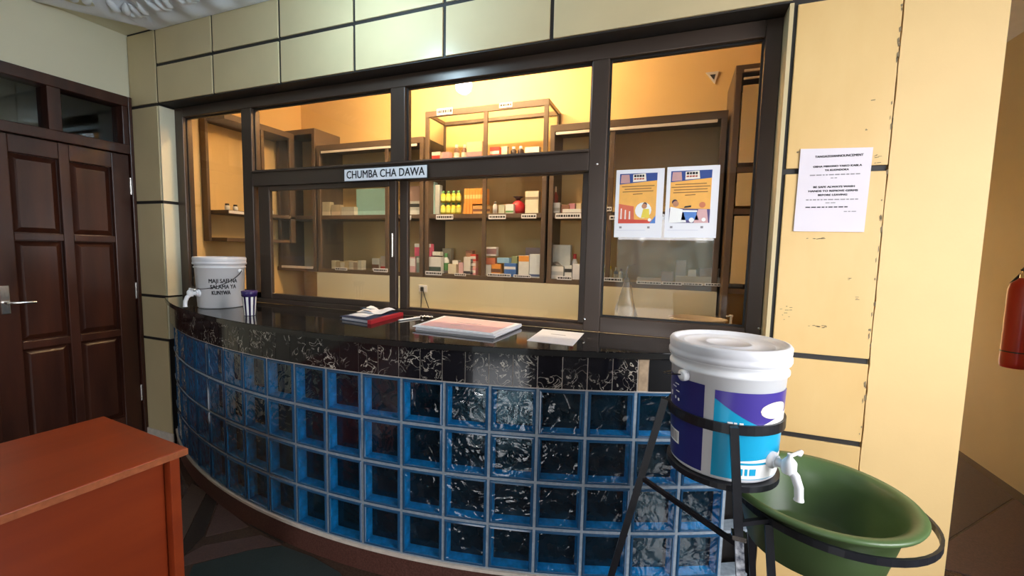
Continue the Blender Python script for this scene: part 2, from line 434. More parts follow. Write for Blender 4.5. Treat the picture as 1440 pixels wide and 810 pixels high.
# ornate plaster cornice
def cornice():
    root = thing('trim_1', (-3.38,1.9,2.93), None, None); del root['_w']; root['_w'] = (-3.38,1.9,2.93); struct(root)
    prof = [(.0,-.01),(.03,-.01),(.045,.0),(.075,.004),(.10,.02),(.15,.03),(.19,.055),(.23,.06),(.25,.085),(.30,.09),(.31,.12)]
    def run(p0, dirv, nrm, L, nm):
        mb = MB(); n = int(L/.02); vs = []
        for i in range(n+1):
            t = i*L/n
            wv = .5+.5*math.cos(2*math.pi*t/.24)
            for k, (o, z) in enumerate(prof):
                q = math.sin(math.pi*k/(len(prof)-1))
                zz_ = z - .026*wv*q + .010*math.cos(2*math.pi*t/.048)*(1 if k in (5,6,7) else 0)
                oo = o + (.02*wv if k in (8,9) else 0)
                vs.append(Vector(p0)+Vector(dirv)*t+Vector(nrm)*oo+Vector((0,0,zz_)))
        k = len(prof); fs = [(i*k+j,i*k+j+1,(i+1)*k+j+1,(i+1)*k+j) for i in range(n) for j in range(k-1)]
        mb.add(vs, fs, 0, True); mb.build(nm, M['plaster'], root)
        lf = MB()      # raised leaves along the run
        for i in range(int(L/.24)):
            t = .12+i*.24
            for s in (-1, 0, 1):
                c = Vector(p0)+Vector(dirv)*(t+s*.035)+Vector(nrm)*(.10+.01*abs(s))+Vector((0,0,.012))
                tp = Vector(p0)+Vector(dirv)*(t+s*.085)+Vector(nrm)*.20+Vector((0,0,.036))
                lf.tube([c, c.lerp(tp,.4)+Vector((0,0,-.014)), c.lerp(tp,.8)+Vector((0,0,-.008)), tp], [.006,.024,.018,.004], 8)
        lf.build('leaf_ornament', M['plaster'], root)
    run((-3.40,D-.004,2.925), (1,0,0), (0,-1,0), 4.3, 'cornice_run')
    dv = Vector((-.33,-.47,0)).normalized(); nv = Vector((-dv.y,dv.x,0))
    run((-3.385,D-.004,2.925), dv, nv, .574, 'cornice_run')
    run((XW+.004,1.50,2.925), (0,-1,0), (1,0,0), 3.6, 'cornice_run')
cornice()

# ================================================================== DOOR with transom light
door = thing('door_1', (XW,1.58,0), None, None); struct(door)
fr = MB()
def dbox(mb, y0, y1, z0, z1, x0=-.05, x1=.02, b=.004): mb.bbox((XW+x0,y0,z0), (XW+x1,y1,z1), b)
fr = MB(); dbox(fr, 1.925, 1.949, 0, 2.50, -.1, .03); fr.build('door_frame', M['door_wood'], door)
fr = MB(); dbox(fr, 1.17, 1.21, 0, 2.50, -.1, .03); fr.build('door_frame', M['door_wood'], door)
fr = MB(); dbox(fr, 1.21, 1.925, 2.43, 2.50, -.1, .03); fr.build('door_frame', M['door_wood'], door)
fr = MB(); dbox(fr, 1.21, 1.925, 2.10, 2.165, -.1, .03); fr.build('transom_rail', M['door_wood'], door)
fr = MB(); dbox(fr, 1.505, 1.57, 2.165, 2.43, -.1, .025); fr.build('transom_mullion', M['door_wood'], door)
fr = MB(); dbox(fr, 1.89, 1.925, 2.165, 2.43, -.1, .025); fr.build('transom_mullion', M['door_wood'], door)
for y0, y1 in ((1.21,1.505),(1.57,1.89)):
    MB().box((XW-.045,y0,2.165), (XW-.039,y1,2.43)).build('transom_pane', M['glass'], door)
leafn = None
lf = MB()
for y0, y1 in ((1.21,1.325),(1.547,1.598),(1.82,1.922)): dbox(lf, y0, y1, .01, 2.095, -.04, .01)
for z0, z1 in ((.01,.20),(.80,.85),(1.47,1.515),(1.99,2.095)):
    for y0, y1 in ((1.325,1.547),(1.598,1.82)): dbox(lf, y0, y1, z0, z1, -.04, .0095)
leafn = lf.build('door_leaf', M['door_wood'], door)
for y0, y1 in ((1.325,1.547),(1.598,1.82)):
    for z0, z1 in ((.20,.80),(.85,1.47),(1.515,1.99)):
        mb = MB(); mb.box((XW-.034,y0,z0), (XW-.024,y1,z1))
        # raised and fielded centre
        i = .035; o = [(y0+.004,z0+.004),(y1-.004,z0+.004),(y1-.004,z1-.004),(y0+.004,z1-.004)]
        n = [(y0+i,z0+i),(y1-i,z0+i),(y1-i,z1-i),(y0+i,z1-i)]
        vs = [(XW-.023,a,b) for a,b in o]+[(XW-.002,a,b) for a,b in n]
        mb.add(vs, [(4,5,6,7)]+[(k,(k+1)%4,4+(k+1)%4,4+k) for k in range(4)])
        put('door_panel', mb.mesh('door_panel', M['door_wood']), door)
for z in (1.877, 1.12, .35):
    hg = MB()
    for k in range(5): hg.lathe([(.0075,-.011),(.0075,.011)], (XW+.014,1.924,z-.048+k*.024), 10, cap0=True, cap1=True)
    hg.build('hinge', M['chrome'], door)
hd = MB(); hd.bbox((XW+.01,1.245,1.03), (XW+.016,1.285,1.20), .004)
hd.tube([(XW+.016,1.265,1.098),(XW+.05,1.265,1.098),(XW+.058,1.275,1.098),(XW+.058,1.38,1.094)], .009, 8)
hd.build('lever_handle', M['chrome'], door)

# ================================================================== WINDOW of the dispensary
YF = 2.06
win = thing('window_1', ((XL+XR)/2,YF,ZT), None, None); struct(win)
FY0, FY1 = YF-.012, YF+.055
def member(nm, x0, x1, z0, z1, y0=FY0, y1=FY1, mat='bronze'):
    return MB().bbox((x0,y0,z0), (x1,y1,z1), .004).build(nm, M[mat], win)
ZB, Z1, Z0, ZQ = 1.13, 1.86, 1.96, 2.363   # sill top, transom underside, transom top, head underside
member('frame_jamb', XL+.012, -3.305, ZT, ZS)
member('frame_jamb', .297, XR-.012, ZT, ZS)
member('frame_head', -3.305, .297, ZQ, ZS)
member('frame_sill', -3.305, -2.63, ZT, ZB+.03)
member('frame_sill', -2.63, -.405, ZT, ZB-.01)
member('frame_sill', -.325, .297, ZT, 1.165)
member('mullion', -2.72, -2.63, ZT, ZQ)
member('mullion', -1.535, -1.44, Z0, ZQ)
member('mullion', -.405, -.325, ZT, ZQ)
member('transom', -2.63, -.405, Z1, Z0)
member('transom_cap', -2.63, -.405, 1.945, 1.958, FY0-.012, FY0+.002)
# sliding sashes
def sash(x0, x1, z0, z1, y, w=(.05,.05,.03,.03)):
    l, r, b, t = w
    for nm, a in (('sash_stile',(x0,x0+l,z0,z1)),('sash_stile',(x1-r,x1,z0,z1)),('sash_rail',(x0+l,x1-r,z0,z0+b)),('sash_rail',(x0+l,x1-r,z1-t,z1))):
        member(nm, a[0], a[1], a[2], a[3], y, y+.026)
    MB().box((x0+l,y+.010,z0+b), (x1-r,y+.015,z1-t)).build('glass_pane', M['glass'], win)
sash(-2.60, -1.508, ZB-.01, Z1, YF+.002, (.10,.048,.035,.032))
sash(-1.502, -.405, ZB-.01, Z1, YF+.028, (.055,.035,.012,.004))
member('sash_handle', -1.535, -1.522, 1.42, 1.56, YF-.010, YF+.003, 'chrome')
for x0, x1, z0, z1 in ((-3.305,-2.72,ZB+.03,ZQ),(-2.63,-1.535,Z0,ZQ),(-1.44,-.405,Z0,ZQ),(-.325,.297,1.165,ZQ)):
    MB().box((x0,YF+.02,z0), (x1,YF+.025,z1)).build('glass_pane', M['glass'], win)
    gk = MB()
    for a in ((x0,z0,x0+.008,z1),(x1-.008,z0,x1,z1),(x0+.008,z0,x1-.008,z0+.008),(x0+.008,z1-.008,x1-.008,z1)):
        gk.box((a[0],YF+.012,a[1]), (a[2],YF+.020,a[3]))
    gk.build('gasket', M['gasket'], win)
for px, py in ((840,231),(822,449),(1067,462)):
    p = at(px, py, FY0)
    MB().lathe([(.007,0),(.006,.004),(.001,.006)], n=10, mat=Matrix.Translation((p.x,FY0,p.z)) @ Matrix.Rotation(R(90),4,'X')).build('screw_head', M['chrome'], win)

# name plate on the transom
sg = thing('name_plate', (-1.566,FY0-.014,1.895), 'white plate lettered CHUMBA CHA DAWA on the bronze window transom', 'sign')
pr = Matrix.Translation((-1.566,0,1.894)) @ Matrix.Rotation(R(0),4,'Y')
MB().bbox((-1.85,FY0-.018,1.860), (-1.282,FY0-.0125,1.929), .002).build('plate', M['paper'], sg)
vs, fs = text_mesh('CHUMBA CHA DAWA', .062, .535, .0013)
MB().add([(v.x-1.566, FY0-.0188+v.y, v.z+1.894) for v in vs], fs).build('lettering', M['ink'], sg)
bd = MB()
for a in ((-1.852,1.857,-1.280,1.861),(-1.852,1.928,-1.280,1.932),(-1.853,1.861,-1.849,1.928),(-1.283,1.861,-1.279,1.928)):
    bd.box((a[0],FY0-.0185,a[1]), (a[2],FY0-.0125,a[3]))
bd.build('plate_border', M['ink'], sg)

# ================================================================== COUNTER
CX, CY, CR = -1.495, 5.299, 3.83
def arc(x, off=0):  # y of the curved front at x, pushed out by off
    return CY-math.sqrt((CR+off)**2-(x-CX)**2)
def apt(a, r): return (CX+r*math.sin(a), CY-r*math.cos(a))      # a measured from straight ahead
aL, aR = math.asin((XL+.02-CX)/CR), math.asin((XR-CX)/CR)
ctr = thing('reception_counter', (-1.5,1.6,0), 'curved blue glass block counter with black granite top before the window', 'counter')
def ribbon(r0, r1, z0, z1, a0=aL, a1=aR, n=80, ends=True):
    mb = MB(); vs = []
    for i in range(n+1):
        a = a0+(a1-a0)*i/n
        p, q = apt(a, r0), apt(a, r1)
        vs += [(p[0],p[1],z0),(q[0],q[1],z0),(q[0],q[1],z1),(p[0],p[1],z1)]
    fs = [(i*4+k,i*4+(k+1)%4,(i+1)*4+(k+1)%4,(i+1)*4+k) for i in range(n) for k in range(4)]
    mb.add(vs, fs); mb.add(vs[:4], [(0,1,2,3)]); mb.add(vs[-4:], [(0,1,2,3)])
    return mb
ZBT = 1.47-.547      # top of the glass blocks
ZBB = ZBT-.80
# worktop slab: curved front, straight back at the window, nosing rounded
top = MB(); n = 90
fr_ = [(XL+.013,D+.0),(XL+.013,FY0-.002),(XR-.013,FY0-.002),(XR-.013,D)]
ca = []
for i in range(n+1):
    a = aR+(aL-aR)*i/n; ca.append(apt(a, CR+.03))
ca = [p for p in ca if p[1] < D-.004 and XL+.0 < p[0] < XR+.03]
poly = [fr_[1], fr_[2], fr_[3]]+ca+[fr_[0]]
poly = poly[::-1]
top.prism(poly, ZT-.028, ZT)
top.build('worktop', M['granite'], ctr)
ribbon(CR+.028, CR+.034, ZT-.024, ZT-.003, aL+.012, aR-.012).build('worktop_nosing', pbr('polished_black_edge', (.02,.02,.02), .06), ctr)
# granite fascia tiles
TA = .0985/CR
aEnd = math.asin((-.118-CX)/CR)
ft = ribbon(CR-.004, CR+.012, ZBT+.006, ZT-.030, -TA/2+.0004, TA/2-.0004, 3)
fme = MB()
# tile mesh in local space about the arc centre
fme.v = [(x-CX, y-CY, z) for x, y, z in ft.v]; fme.f = ft.f; fme.mi = ft.mi; fme.sm = ft.sm
tile_me = fme.mesh('fascia_tile', M['fascia'])
k = 0; a = aEnd-TA*.5
MBt = None
while a-TA*.5 > aL+.004:
    o = put('fascia_tile', tile_me, ctr, mat=Matrix.Translation((CX,CY,0)) @ Matrix.Rotation(a,4,'Z'))
    a -= TA; k += 1
ribbon(CR-.02, CR+.0085, ZBT+.002, ZT-.029, aL+.004, aR-.004).build('fascia_backing', M['white_edge'], ctr)
ribbon(CR-.004, CR+.013, ZBT+.006, ZT-.030, aEnd+.0118, aR-.004, 10).build('fascia_end_slab', pbr('honed_black_slab', (.006,.006,.007), .6, spec=.15), ctr)
ribbon(CR-.004, CR+.0115, ZBT+.008, ZT-.032, aEnd+.0010, aEnd+.0108, 2).build('bare_plaster_strip', pbr('bare_tan_plaster', (.50,.36,.23), .7, var=.3, vscale=40), ctr)
# grout grid, filled in with the blocks below
ribbon(CR-.08, CR+.006, ZBB-.016, ZBB-.002, aL+.01, aR-.01).build('white_ledge', M['white_edge'], ctr)
ribbon(CR-.10, CR+.001, .0, ZBB-.016, aL+.01, aR-.01).build('plinth', M['plinth'], ctr)
# one hollow glass block: rim, cavity walls, dark back; wavy front pane as a sub-part
def block_mesh(w=.1865, h=.190):
    x, z = w/2, h/2
    mb = MB()
    def ring(i, y): return [(-x+i,y,-z+i),(x-i,y,-z+i),(x-i,y,z-i),(-x+i,y,z-i)]
    rings = [ring(.0,.075), ring(.0,.006), ring(.004,.0), ring(.010,-.001), ring(.013,.003), ring(.017,.046)]
    mis = [0,0,0,0,1]
    for r, (a_, b_) in enumerate(zip(rings, rings[1:])):
        mb.add(a_+b_, [(k_,(k_+1)%4,4+(k_+1)%4,4+k_) for k_ in range(4)], mis[r])
    mb.add(rings[-1], [(0,1,2,3)], 2)
    me = mb.mesh('glass_block', [M['blk_rim'],M['blk_in'],M['blk_back']])
    fm = MB(); i = .0125
    fm.box((-x+i,.0025,-z+i), (x-i,.0045,z-i))
    return me, fm.mesh('front_pane', M['blk_face'])
bme, pme = block_mesh()
AJ = math.asin((-.301-CX)/CR)       # a joint between two columns
PA = .1965/CR
col = -20
gt = MB()
for r in range(5):
    zc_ = ZBT-.2*r; rb_ = ribbon(CR-.075, CR-.004, zc_-.006, zc_+.006, aL+.004, aR-.004, 60); gt.add(rb_.v, rb_.f)
while True:
    a = AJ+PA*(col+.5); col += 1
    if a-PA*.5 < aL+.012: continue
    if a+PA*.46 > aR: break
    p = apt(a, CR)
    for sgn in (-1, 1):
        rb_ = ribbon(CR-.075, CR-.004, ZBB, ZBT, a+sgn*PA*.5-.0016, a+sgn*PA*.5+.0016, 1)
        if sgn < 0 or a+PA*1.46 > aR: gt.add(rb_.v, rb_.f)
    for r in range(4):
        b = put('glass_block', bme, ctr, mat=Matrix.Translation((p[0],p[1],ZBT-.1-.2*r)) @ Matrix.Rotation(a,4,'Z'))
        q = bpy.data.objects.new('front_pane', pme); COL.objects.link(q); q.parent = b

gt.build('grout', M['mortar'], ctr)
ribbon(CR-.12, CR-.085, ZBB, ZBT, aL+.02, aR-.02).build('inner_lining', M['groove'], ctr)

# ================================================================== DESK
dk = thing('desk', (-1.88,.3,0), 'reddish mahogany laminate desk in the corner by the wooden door', 'desk')
RZ = Matrix.Translation((-1.57,.945,0)) @ Matrix.Rotation(R(-4.5),4,'Z')    # local: far right corner at origin, x to the left negative, y toward the viewer negative
ZD = .755
MB().bbox((-.60,-1.25,ZD-.026), (0,0,ZD), .003, mat=RZ).build('desk_top', M['desk_wood'], dk)
MB().bbox((-.57,-.045,0), (-.025,-.022,ZD-.027), .003, mat=RZ).build('end_panel', M['desk_wood'], dk)
MB().bbox((-.57,-1.23,0), (-.025,-1.207,ZD-.027), .003, mat=RZ).build('end_panel', M['desk_wood'], dk)
MB().bbox((-.078,-1.206,.16), (-.060,-.046,ZD-.027), .003, mat=RZ).build('modesty_panel', M['desk_wood'], dk)
MB().bbox((-.001,-1.25,ZD-.024), (.002,0,ZD-.002), .0005, mat=RZ).build('edge_band', pbr('worn_orange_edge', (.55,.16,.06), .4, var=.3, vscale=40), dk)
MB().bbox((-.030,-.050,0), (-.012,-.020,ZD-.028), .003, mat=RZ).build('leg_edge', M['desk_wood'], dk)

# ================================================================== BUCKETS
def frame_dirs(c):
    v = Vector((-c[0], -c[1], 0)).normalized(); r = Vector((-v.y, v.x, 0)); 
    return v, r
def wrapdir(c, phi):    # phi: 0 faces the viewer's stand point, positive to the right
    v, r = frame_dirs(c); return v*math.cos(phi)+r*math.sin(phi)
def patch(c, rad, phi0, phi1, zlo, zhi, off=.0008, n=16, mi=0, mb=None):
    mb = mb or MB(); vs = []
    for i in range(n+1):
        ph = phi0+(phi1-phi0)*i/n; d = wrapdir(c, ph)
        lo = zlo(i/n) if callable(zlo) else zlo; hi = zhi(i/n) if callable(zhi) else zhi
        for z in (lo, lo*.67+hi*.33, lo*.33+hi*.67, hi):
            vs.append((c[0]+d.x*(rad(z)+off), c[1]+d.y*(rad(z)+off), z))
    mb.add(vs, [(i*4+k,(i+1)*4+k,(i+1)*4+k+1,i*4+k+1) for i in range(n) for k in range(3)], mi, True)
    return mb
def bucket(root, c, zb, h, rb, rt, lid_r):
    """tapered pail with collar rings; returns radius function of z"""
    rad = lambda z: rb+(rt-rb)*(z-zb)/h
    pr = [(0,0),(rb-.006,0),(rb,.006)]
    zz_ = h*.78
    pr += [(rad(zb+zz_),zz_),(rad(zb+zz_)+.006,zz_+.003),(rad(zb+zz_)+.006,zz_+.010),(rad(zb+zz_)+.001,zz_+.013),(rad(zb+zz_)+.001,zz_+.026),
           (rad(zb+zz_)+.008,zz_+.030),(rad(zb+zz_)+.008,zz_+.036),(rt,zz_+.040),(rt,h-.012)]
    MB().lathe(pr, (c[0],c[1],zb), 48).build('pail', M['white_pl'], root)
    L = lid_r
    lp = [(L-.001,h-.045),(L+.002,h-.043),(L+.002,h-.032),(L-.001,h-.029),(L,h-.024),(L+.001,h-.006),(L-.003,h),(L-.012,h+.001),(L-.016,h-.006),(L-.022,h-.012),
          (L*.80,h-.012),(L*.78,h-.009),(L*.74,h-.009),(L*.72,h-.012),(L*.42,h-.012),(L*.40,h-.009),(L*.36,h-.009),(L*.34,h-.012),(0,h-.012)]
    MB().lathe(lp, (c[0],c[1],zb), 48).build('lid', M['lid_pl'], root)
    return rad
# --- tall bucket on the stand
bc = (.154, 1.334); BZ = .882
bk = thing('water_bucket', (bc[0],bc[1],BZ), 'white lidded bucket with violet and cyan print and tap on black stand', 'bucket')
rad = bucket(bk, bc, BZ, .353, .137, .150, .155)
patch(bc, rad, R(-100), R(-19), BZ+.012, lambda t: BZ+.250-.0*t).build('navy_print', M['navy'], bk)
lb = patch(bc, rad, R(-9), R(84), BZ+.012, BZ+.243, n=24).build('cyan_label', M['cyan'], bk)
patch(bc, rad, R(-9), R(84), lambda t: BZ+.222-.075*math.sin(min(1,t*1.35)*math.pi/2)+.0*t, BZ+.2435, .0012, 24).build('violet_band', M['purple'], lb)
def oval(c, phi, z, wphi, hz, off): 
    return patch(c, rad, phi-wphi, phi+wphi, lambda t: z-hz*math.sqrt(max(0,1-(2*t-1)**2)), lambda t: z+hz*math.sqrt(max(0,1-(2*t-1)**2)), off, 24)
oval(bc, R(54), BZ+.197, R(19), .022, .0017).build('cream_oval', M['cream_print'], lb)
patch(bc, rad, R(30), R(84), lambda t: BZ+.150-.0*t, lambda t: BZ+.151+.035*math.sin(t*math.pi/2), .0016, 16).build('white_swoosh', M['print_white'], lb)
patch(bc, rad, R(14), R(84), BZ+.058, lambda t: BZ+.062+.012*t, .0016, 16).build('white_swoosh', M['print_white'], lb)
patch(bc, rad, R(14), R(84), BZ+.014, BZ+.052, .0014, 16).build('white_lower_label', M['print_white'], lb)
wd = MB()
for i, (p, w) in enumerate(((4,5),(10,3),(15,4))): patch(bc, rad, R(p), R(p+w), BZ+.158, BZ+.165, .0016, 3, 0, wd)
for i, (p, w) in enumerate(((16,6),(24,3),(29,7))): patch(bc, rad, R(p), R(p+w), BZ+.024, BZ+.042, .0019, 3, 1, wd)
wd.build('small_print', [M['print_white'], M['cyan']], lb)
mk = MB()
for p, z, w, h in ((-76,.150,3,.016),(-67,.140,4,.013),(-58,.130,4,.013),(-70,.185,3,.014),(-60,.182,3,.008),(-54,.180,3,.008),(-66,.215,9,.003),(-60,.225,8,.003),(-58,.205,7,.003)):
    patch(bc, rad, R(p), R(p+w), BZ+z, BZ+z+h, .0014, 3, 0, mk)
mk.build('white_marks', M['print_white'], bk)
bar = MB(); patch(bc, rad, R(-74), R(-50), BZ+.055, BZ+.092, .0014, 8, 0, bar)
for i in range(9): patch(bc, rad, R(-71+i*2.1), R(-71+i*2.1+(1.0 if i%2 else 1.4)), BZ+.060, BZ+.088, .0019, 1, 1, bar)
bar.build('barcode', [M['print_white'], M['grey_ink']], bk)
# handle wire and its lugs
for ph in (R(-42), R(138)):
    d = wrapdir(bc, ph); p = Vector((bc[0],bc[1],BZ+.262))+d*.148
    MB().lathe([(.016,0),(.016,.012),(.009,.016),(0,.016)], n=14, mat=Matrix.Translation(p) @ d.to_track_quat('Z','Y').to_matrix().to_4x4()).build('handle_lug', M['white_pl'], bk)
hp = []
for i in range(25):
    t = i/24; ph = R(-42)-R(180)*t
    d = wrapdir(bc, ph); hp.append(Vector((bc[0],bc[1],BZ+.265-.045*math.sin(math.pi*t)))+d*(.164+.006*math.sin(math.pi*t)))
MB().tube(hp, .0022, 6).build('wire_handle', M['black_steel'], bk)
# tap
def tap(root, c, rad, ph, z, L=.075):
    d = wrapdir(c, ph); b = Vector((c[0],c[1],z))+d*rad(z)
    side = Vector((-d.y, d.x, 0))
    t = MB()
    t.lathe([(.022,-.004),(.022,.008),(.016,.010),(.016,.016)], n=16, cap1=True, mat=Matrix.Translation(b) @ d.to_track_quat('Z','Y').to_matrix().to_4x4())
    t.tube([b+d*.01, b+d*.045], .011, 12)
    t.lathe([(.015,-.016),(.017,-.010),(.017,.012),(.013,.018),(.006,.026),(.006,.034)], tuple(b+d*.045), 16, cap0=True, cap1=True)
    body = t.build('tap', M['white_pl'], root)
    s0 = b+d*.045
    MB().tube([s0+Vector((0,0,-.006)), s0+d*.016+Vector((0,0,-.018)), s0+d*.026+Vector((0,0,-.042)), s0+d*.028+Vector((0,0,-.066)), s0+d*.028+Vector((0,0,-.074))], [.011,.011,.0105,.010,.012], 12).build('tap_spout', M['white_pl'], body)
    l0 = s0+Vector((0,0,.028))
    MB().tube([l0-side*.004, l0+side*.030, l0+side*.044+Vector((0,0,-.004)), l0+side*.056], [.005,.0045,.008,.005], 8).build('tap_lever', M['white_pl'], body)
tap(bk, bc, rad, R(57), BZ+.062)

# --- stand
sd = thing('bucket_stand', (bc[0],bc[1],0), 'black welded steel stand carrying the printed bucket and green basin', 'stand')
def ringpts(c, r, z, n=48): return [(c[0]+r*math.cos(2*math.pi*i/n), c[1]+r*math.sin(2*math.pi*i/n), z) for i in range(n)]
zr = 1.030
rr = rad(zr)+.006
MB().tube(ringpts(bc, rr, zr), 0, closed=True, sq=(.003,.013)).build('holding_band', M['black_steel'], sd)
MB().tube(ringpts(bc, .135, BZ-.010), 0, closed=True, sq=(.012,.008)).build('seat_ring', M['black_steel'], sd)
MB().tube([(bc[0]-.135,bc[1],BZ-.012),(bc[0]+.135,bc[1],BZ-.012)], 0, sq=(.010,.004)).build('cross_bar', M['black_steel'], sd)
MB().tube([(bc[0],bc[1]-.135,BZ-.013),(bc[0],bc[1]+.135,BZ-.013)], 0, sq=(.010,.004)).build('cross_bar', M['black_steel'], sd)
def leg(p0, p1, mat='black_steel', s=.010):
    return MB().tube([p0, p1], 0, sq=(s,s)).build('leg', M[mat], sd)
dA, dB, dC = wrapdir(bc,R(-80)), wrapdir(bc,R(9)), wrapdir(bc,R(170))
A0 = Vector((bc[0],bc[1],zr+.012))+dA*(rr+.012); A1 = Vector((-.235,1.335,0))
B0 = Vector((bc[0],bc[1],zr+.012))+dB*(rr+.012); B1 = Vector((.262,1.165,0))
C0 = Vector((.226,1.484,zr+.012)); C1 = Vector((.365,1.755,0))
leg(A0, A1)
Bm = B0.lerp(B1, .27); leg(B0, Bm); leg(Bm, B1, 'worn_steel')
MB().tube([Bm+Vector((0,0,.006)), Bm-Vector((0,0,.006))], 0, sq=(.016,.016)).build('weld_collar', M['chrome'], sd)
leg(C0, C1)
MB().tube([A0.lerp(A1,.25), B0.lerp(B1,.295)], 0, sq=(.006,.006)).build('brace', M['black_steel'], sd)
RC = (.425, 1.353); RZB = .800
MB().tube(ringpts(RC, .2235, RZB), 0, closed=True, sq=(.0035,.009)).build('basin_ring', M['black_steel'], sd)
MB().tube([B0.lerp(B1,.24), (RC[0]-.2235*.75,RC[1]-.2235*.66,RZB)], 0, sq=(.006,.006)).build('brace', M['black_steel'], sd)
leg((RC[0]-.167,RC[1]-.150,RZB-.008), (RC[0]-.085,RC[1]-.20,0), s=.009)

# --- basin
bs_c = (.398, 1.36)
bs = thing('basin', (bs_c[0],bs_c[1],.66), 'round olive green plastic basin hung in the stand under the tap', 'basin')
zb_ = .665
op = [(0,0),(.150,0),(.160,.006),(.189,.125),(.197,.150),(.226,.158),(.230,.166),(.226,.171),(.208,.170),(.194,.160),(.183,.125),(.153,.014),(.145,.007),(0,.005)]
MB().lathe(op, (bs_c[0],bs_c[1],zb_), 64).build('bowl', M['green_pl'], bs)
MB().lathe([(.100,.0062),(.102,.0085),(.106,.0085),(.108,.0062)], (bs_c[0],bs_c[1],zb_), 48).build('foot_ring', M['green_pl'], bs)
MB().prism([(bs_c[0]-.05,bs_c[1]-.03),(bs_c[0]-.02,bs_c[1]-.045),(bs_c[0]+.01,bs_c[1]-.04),(bs_c[0]-.01,bs_c[1]-.028)], zb_+.0065, zb_+.0085).build('dark_debris', M['black_steel'], bs)
MB().prism([(bs_c[0]+.02,bs_c[1]-.075),(bs_c[0]+.09,bs_c[1]-.11),(bs_c[0]+.10,bs_c[1]-.10),(bs_c[0]+.04,bs_c[1]-.062)], zb_+.0065, zb_+.0085).build('dark_debris', M['black_steel'], bs)

# --- drinking water bucket on the counter
lc = (-2.610, 1.800)
lk = thing('drinking_water_bucket', (lc[0],lc[1],ZT+.001), 'white lidded bucket lettered MAJI SAFI on the left end of the counter', 'bucket')
lrad = bucket(lk, lc, ZT+.001, .305, .120, .132, .138)
def wraptext(root, c, radf, s, size, phi, z, width, mat, nm='lettering'):
    vs, fs = text_mesh(s, size, width, size*.03)
    mb = MB()
    out = []
    for v in vs:
        zz_ = z+v.z; rr_ = radf(zz_)+.0012-v.y; d = wrapdir(c, phi+v.x/rr_)
        out.append((c[0]+d.x*rr_, c[1]+d.y*rr_, zz_))
    mb.add(out, fs); return mb.build(nm, mat, root)
wraptext(lk, lc, lrad, 'MAJI SAFI NA', .034, R(6), ZT+.165, .150, M['ink'])
wraptext(lk, lc, lrad, 'SALAMA YA', .034, R(6), ZT+.130, .135, M['ink'])
wraptext(lk, lc, lrad, 'KUNYWA', .034, R(0), ZT+.095, .095, M['ink'])
for ph in (R(48), R(228)):
    d = wrapdir(lc, ph); p = Vector((lc[0],lc[1],ZT+.222))+d*.131
    MB().lathe([(.013,0),(.013,.010),(.007,.013),(0,.013)], n=14, mat=Matrix.Translation(p) @ d.to_track_quat('Z','Y').to_matrix().to_4x4()).build('handle_lug', M['white_pl'], lk)
hp = []
for i in range(25):
    t = i/24; ph = R(48)-R(180)*t
    d = wrapdir(lc, ph); hp.append(Vector((lc[0],lc[1],ZT+.226-.105*math.sin(math.pi*t)**.8))+d*(.146+.004*math.sin(math.pi*t)))
MB().tube(hp, .0022, 6).build('wire_handle', M['black_steel'], lk)
tap(lk, lc, lrad, R(-62), ZT+.092)

def cup(root, c, zb, h, rb, rt, stripes=True):
    pr = [(0,0),(rb,0),(rb+(rt-rb)*.78,h*.78),(rt+.001,h*.79),(rt+.002,h-.002),(rt,h),(rt-.003,h),(rb-.003,.004),(0,.004)]
    MB().lathe(pr, (c[0],c[1],zb), 28).build('cup_body', M['purple_pl'], root)
    if stripes:
        radf = lambda z: rb+(rt-rb)*(z-zb)/h
        for k in range(9):
            ph = R(k*40+10)
            patch(c, radf, ph, ph+R(21), zb+.002, zb+h*.765, .0006, 4).build('white_stripe', M['print_white'], root)
c1 = (-2.155, 1.640)
cp = thing('tumbler', (c1[0],c1[1],ZT), 'violet and white striped tumbler standing in front of the lettered bucket', 'cup')
cup(cp, c1, ZT, .135, .026, .037)
c2 = (-2.755, 1.92)
cp = thing('tumbler', (c2[0],c2[1],ZT), 'plain dark violet tumbler half hidden behind the lettered bucket', 'cup')
cup(cp, c2, ZT, .15, .028, .038, False)

# ================================================================== PAPERS ON THE COUNTER
def zpt(px, py, z):
    d = rgt*(px-720)+dwn*(py-405)+fwd*597.33
    q = Vector((0,0,H))+d*((z-H)/d.z); return (q.x, q.y)
def quad(px4, z): return [zpt(px, py, z) for px, py in px4]
# exercise book and magazine
bq = [(-1.640,1.755),(-1.405,1.715),(-1.435,2.025),(-1.665,2.03)]
nb = thing('notebook', (-1.53,1.88,ZT), 'worn hardback notebook with a red spine lying on the counter', 'book')
MB().prism(bq, ZT+.0005, ZT+.002).build('back_cover', M['blue_cover'], nb)
MB().prism([(-1.634,1.765),(-1.412,1.727),(-1.438,2.015),(-1.658,2.02)], ZT+.0022, ZT+.0165).build('page_block', M['paper'], nb)
MB().prism(bq, ZT+.0168, ZT+.0185).build('front_cover', M['blue_cover'], nb)
MB().prism([(-1.428,1.717),(-1.403,1.713),(-1.433,2.027),(-1.458,2.027)], ZT+.0002, ZT+.0192).build('red_spine', M['red_cover'], nb)
MB().prism([(-1.63,1.80),(-1.50,1.79),(-1.53,1.90),(-1.64,1.93)], ZT+.0186, ZT+.0190).build('cover_picture', M['paper'], nb)
mg = thing('folded_leaflet', (-1.60,1.97,ZT+.019), 'crumpled white leaflet lying on top of the red spined notebook', 'leaflet')
mb = MB(); nx, ny = 8, 6; vs = []
for i in range(nx+1):
    for j in range(ny+1):
        u, v = i/nx, j/ny
        vs.append((-1.66+.19*u, 1.90+.125*v-.02*u, ZT+.0205+.018*abs(math.sin(u*4.2+v*1.5))*(.3+v)))
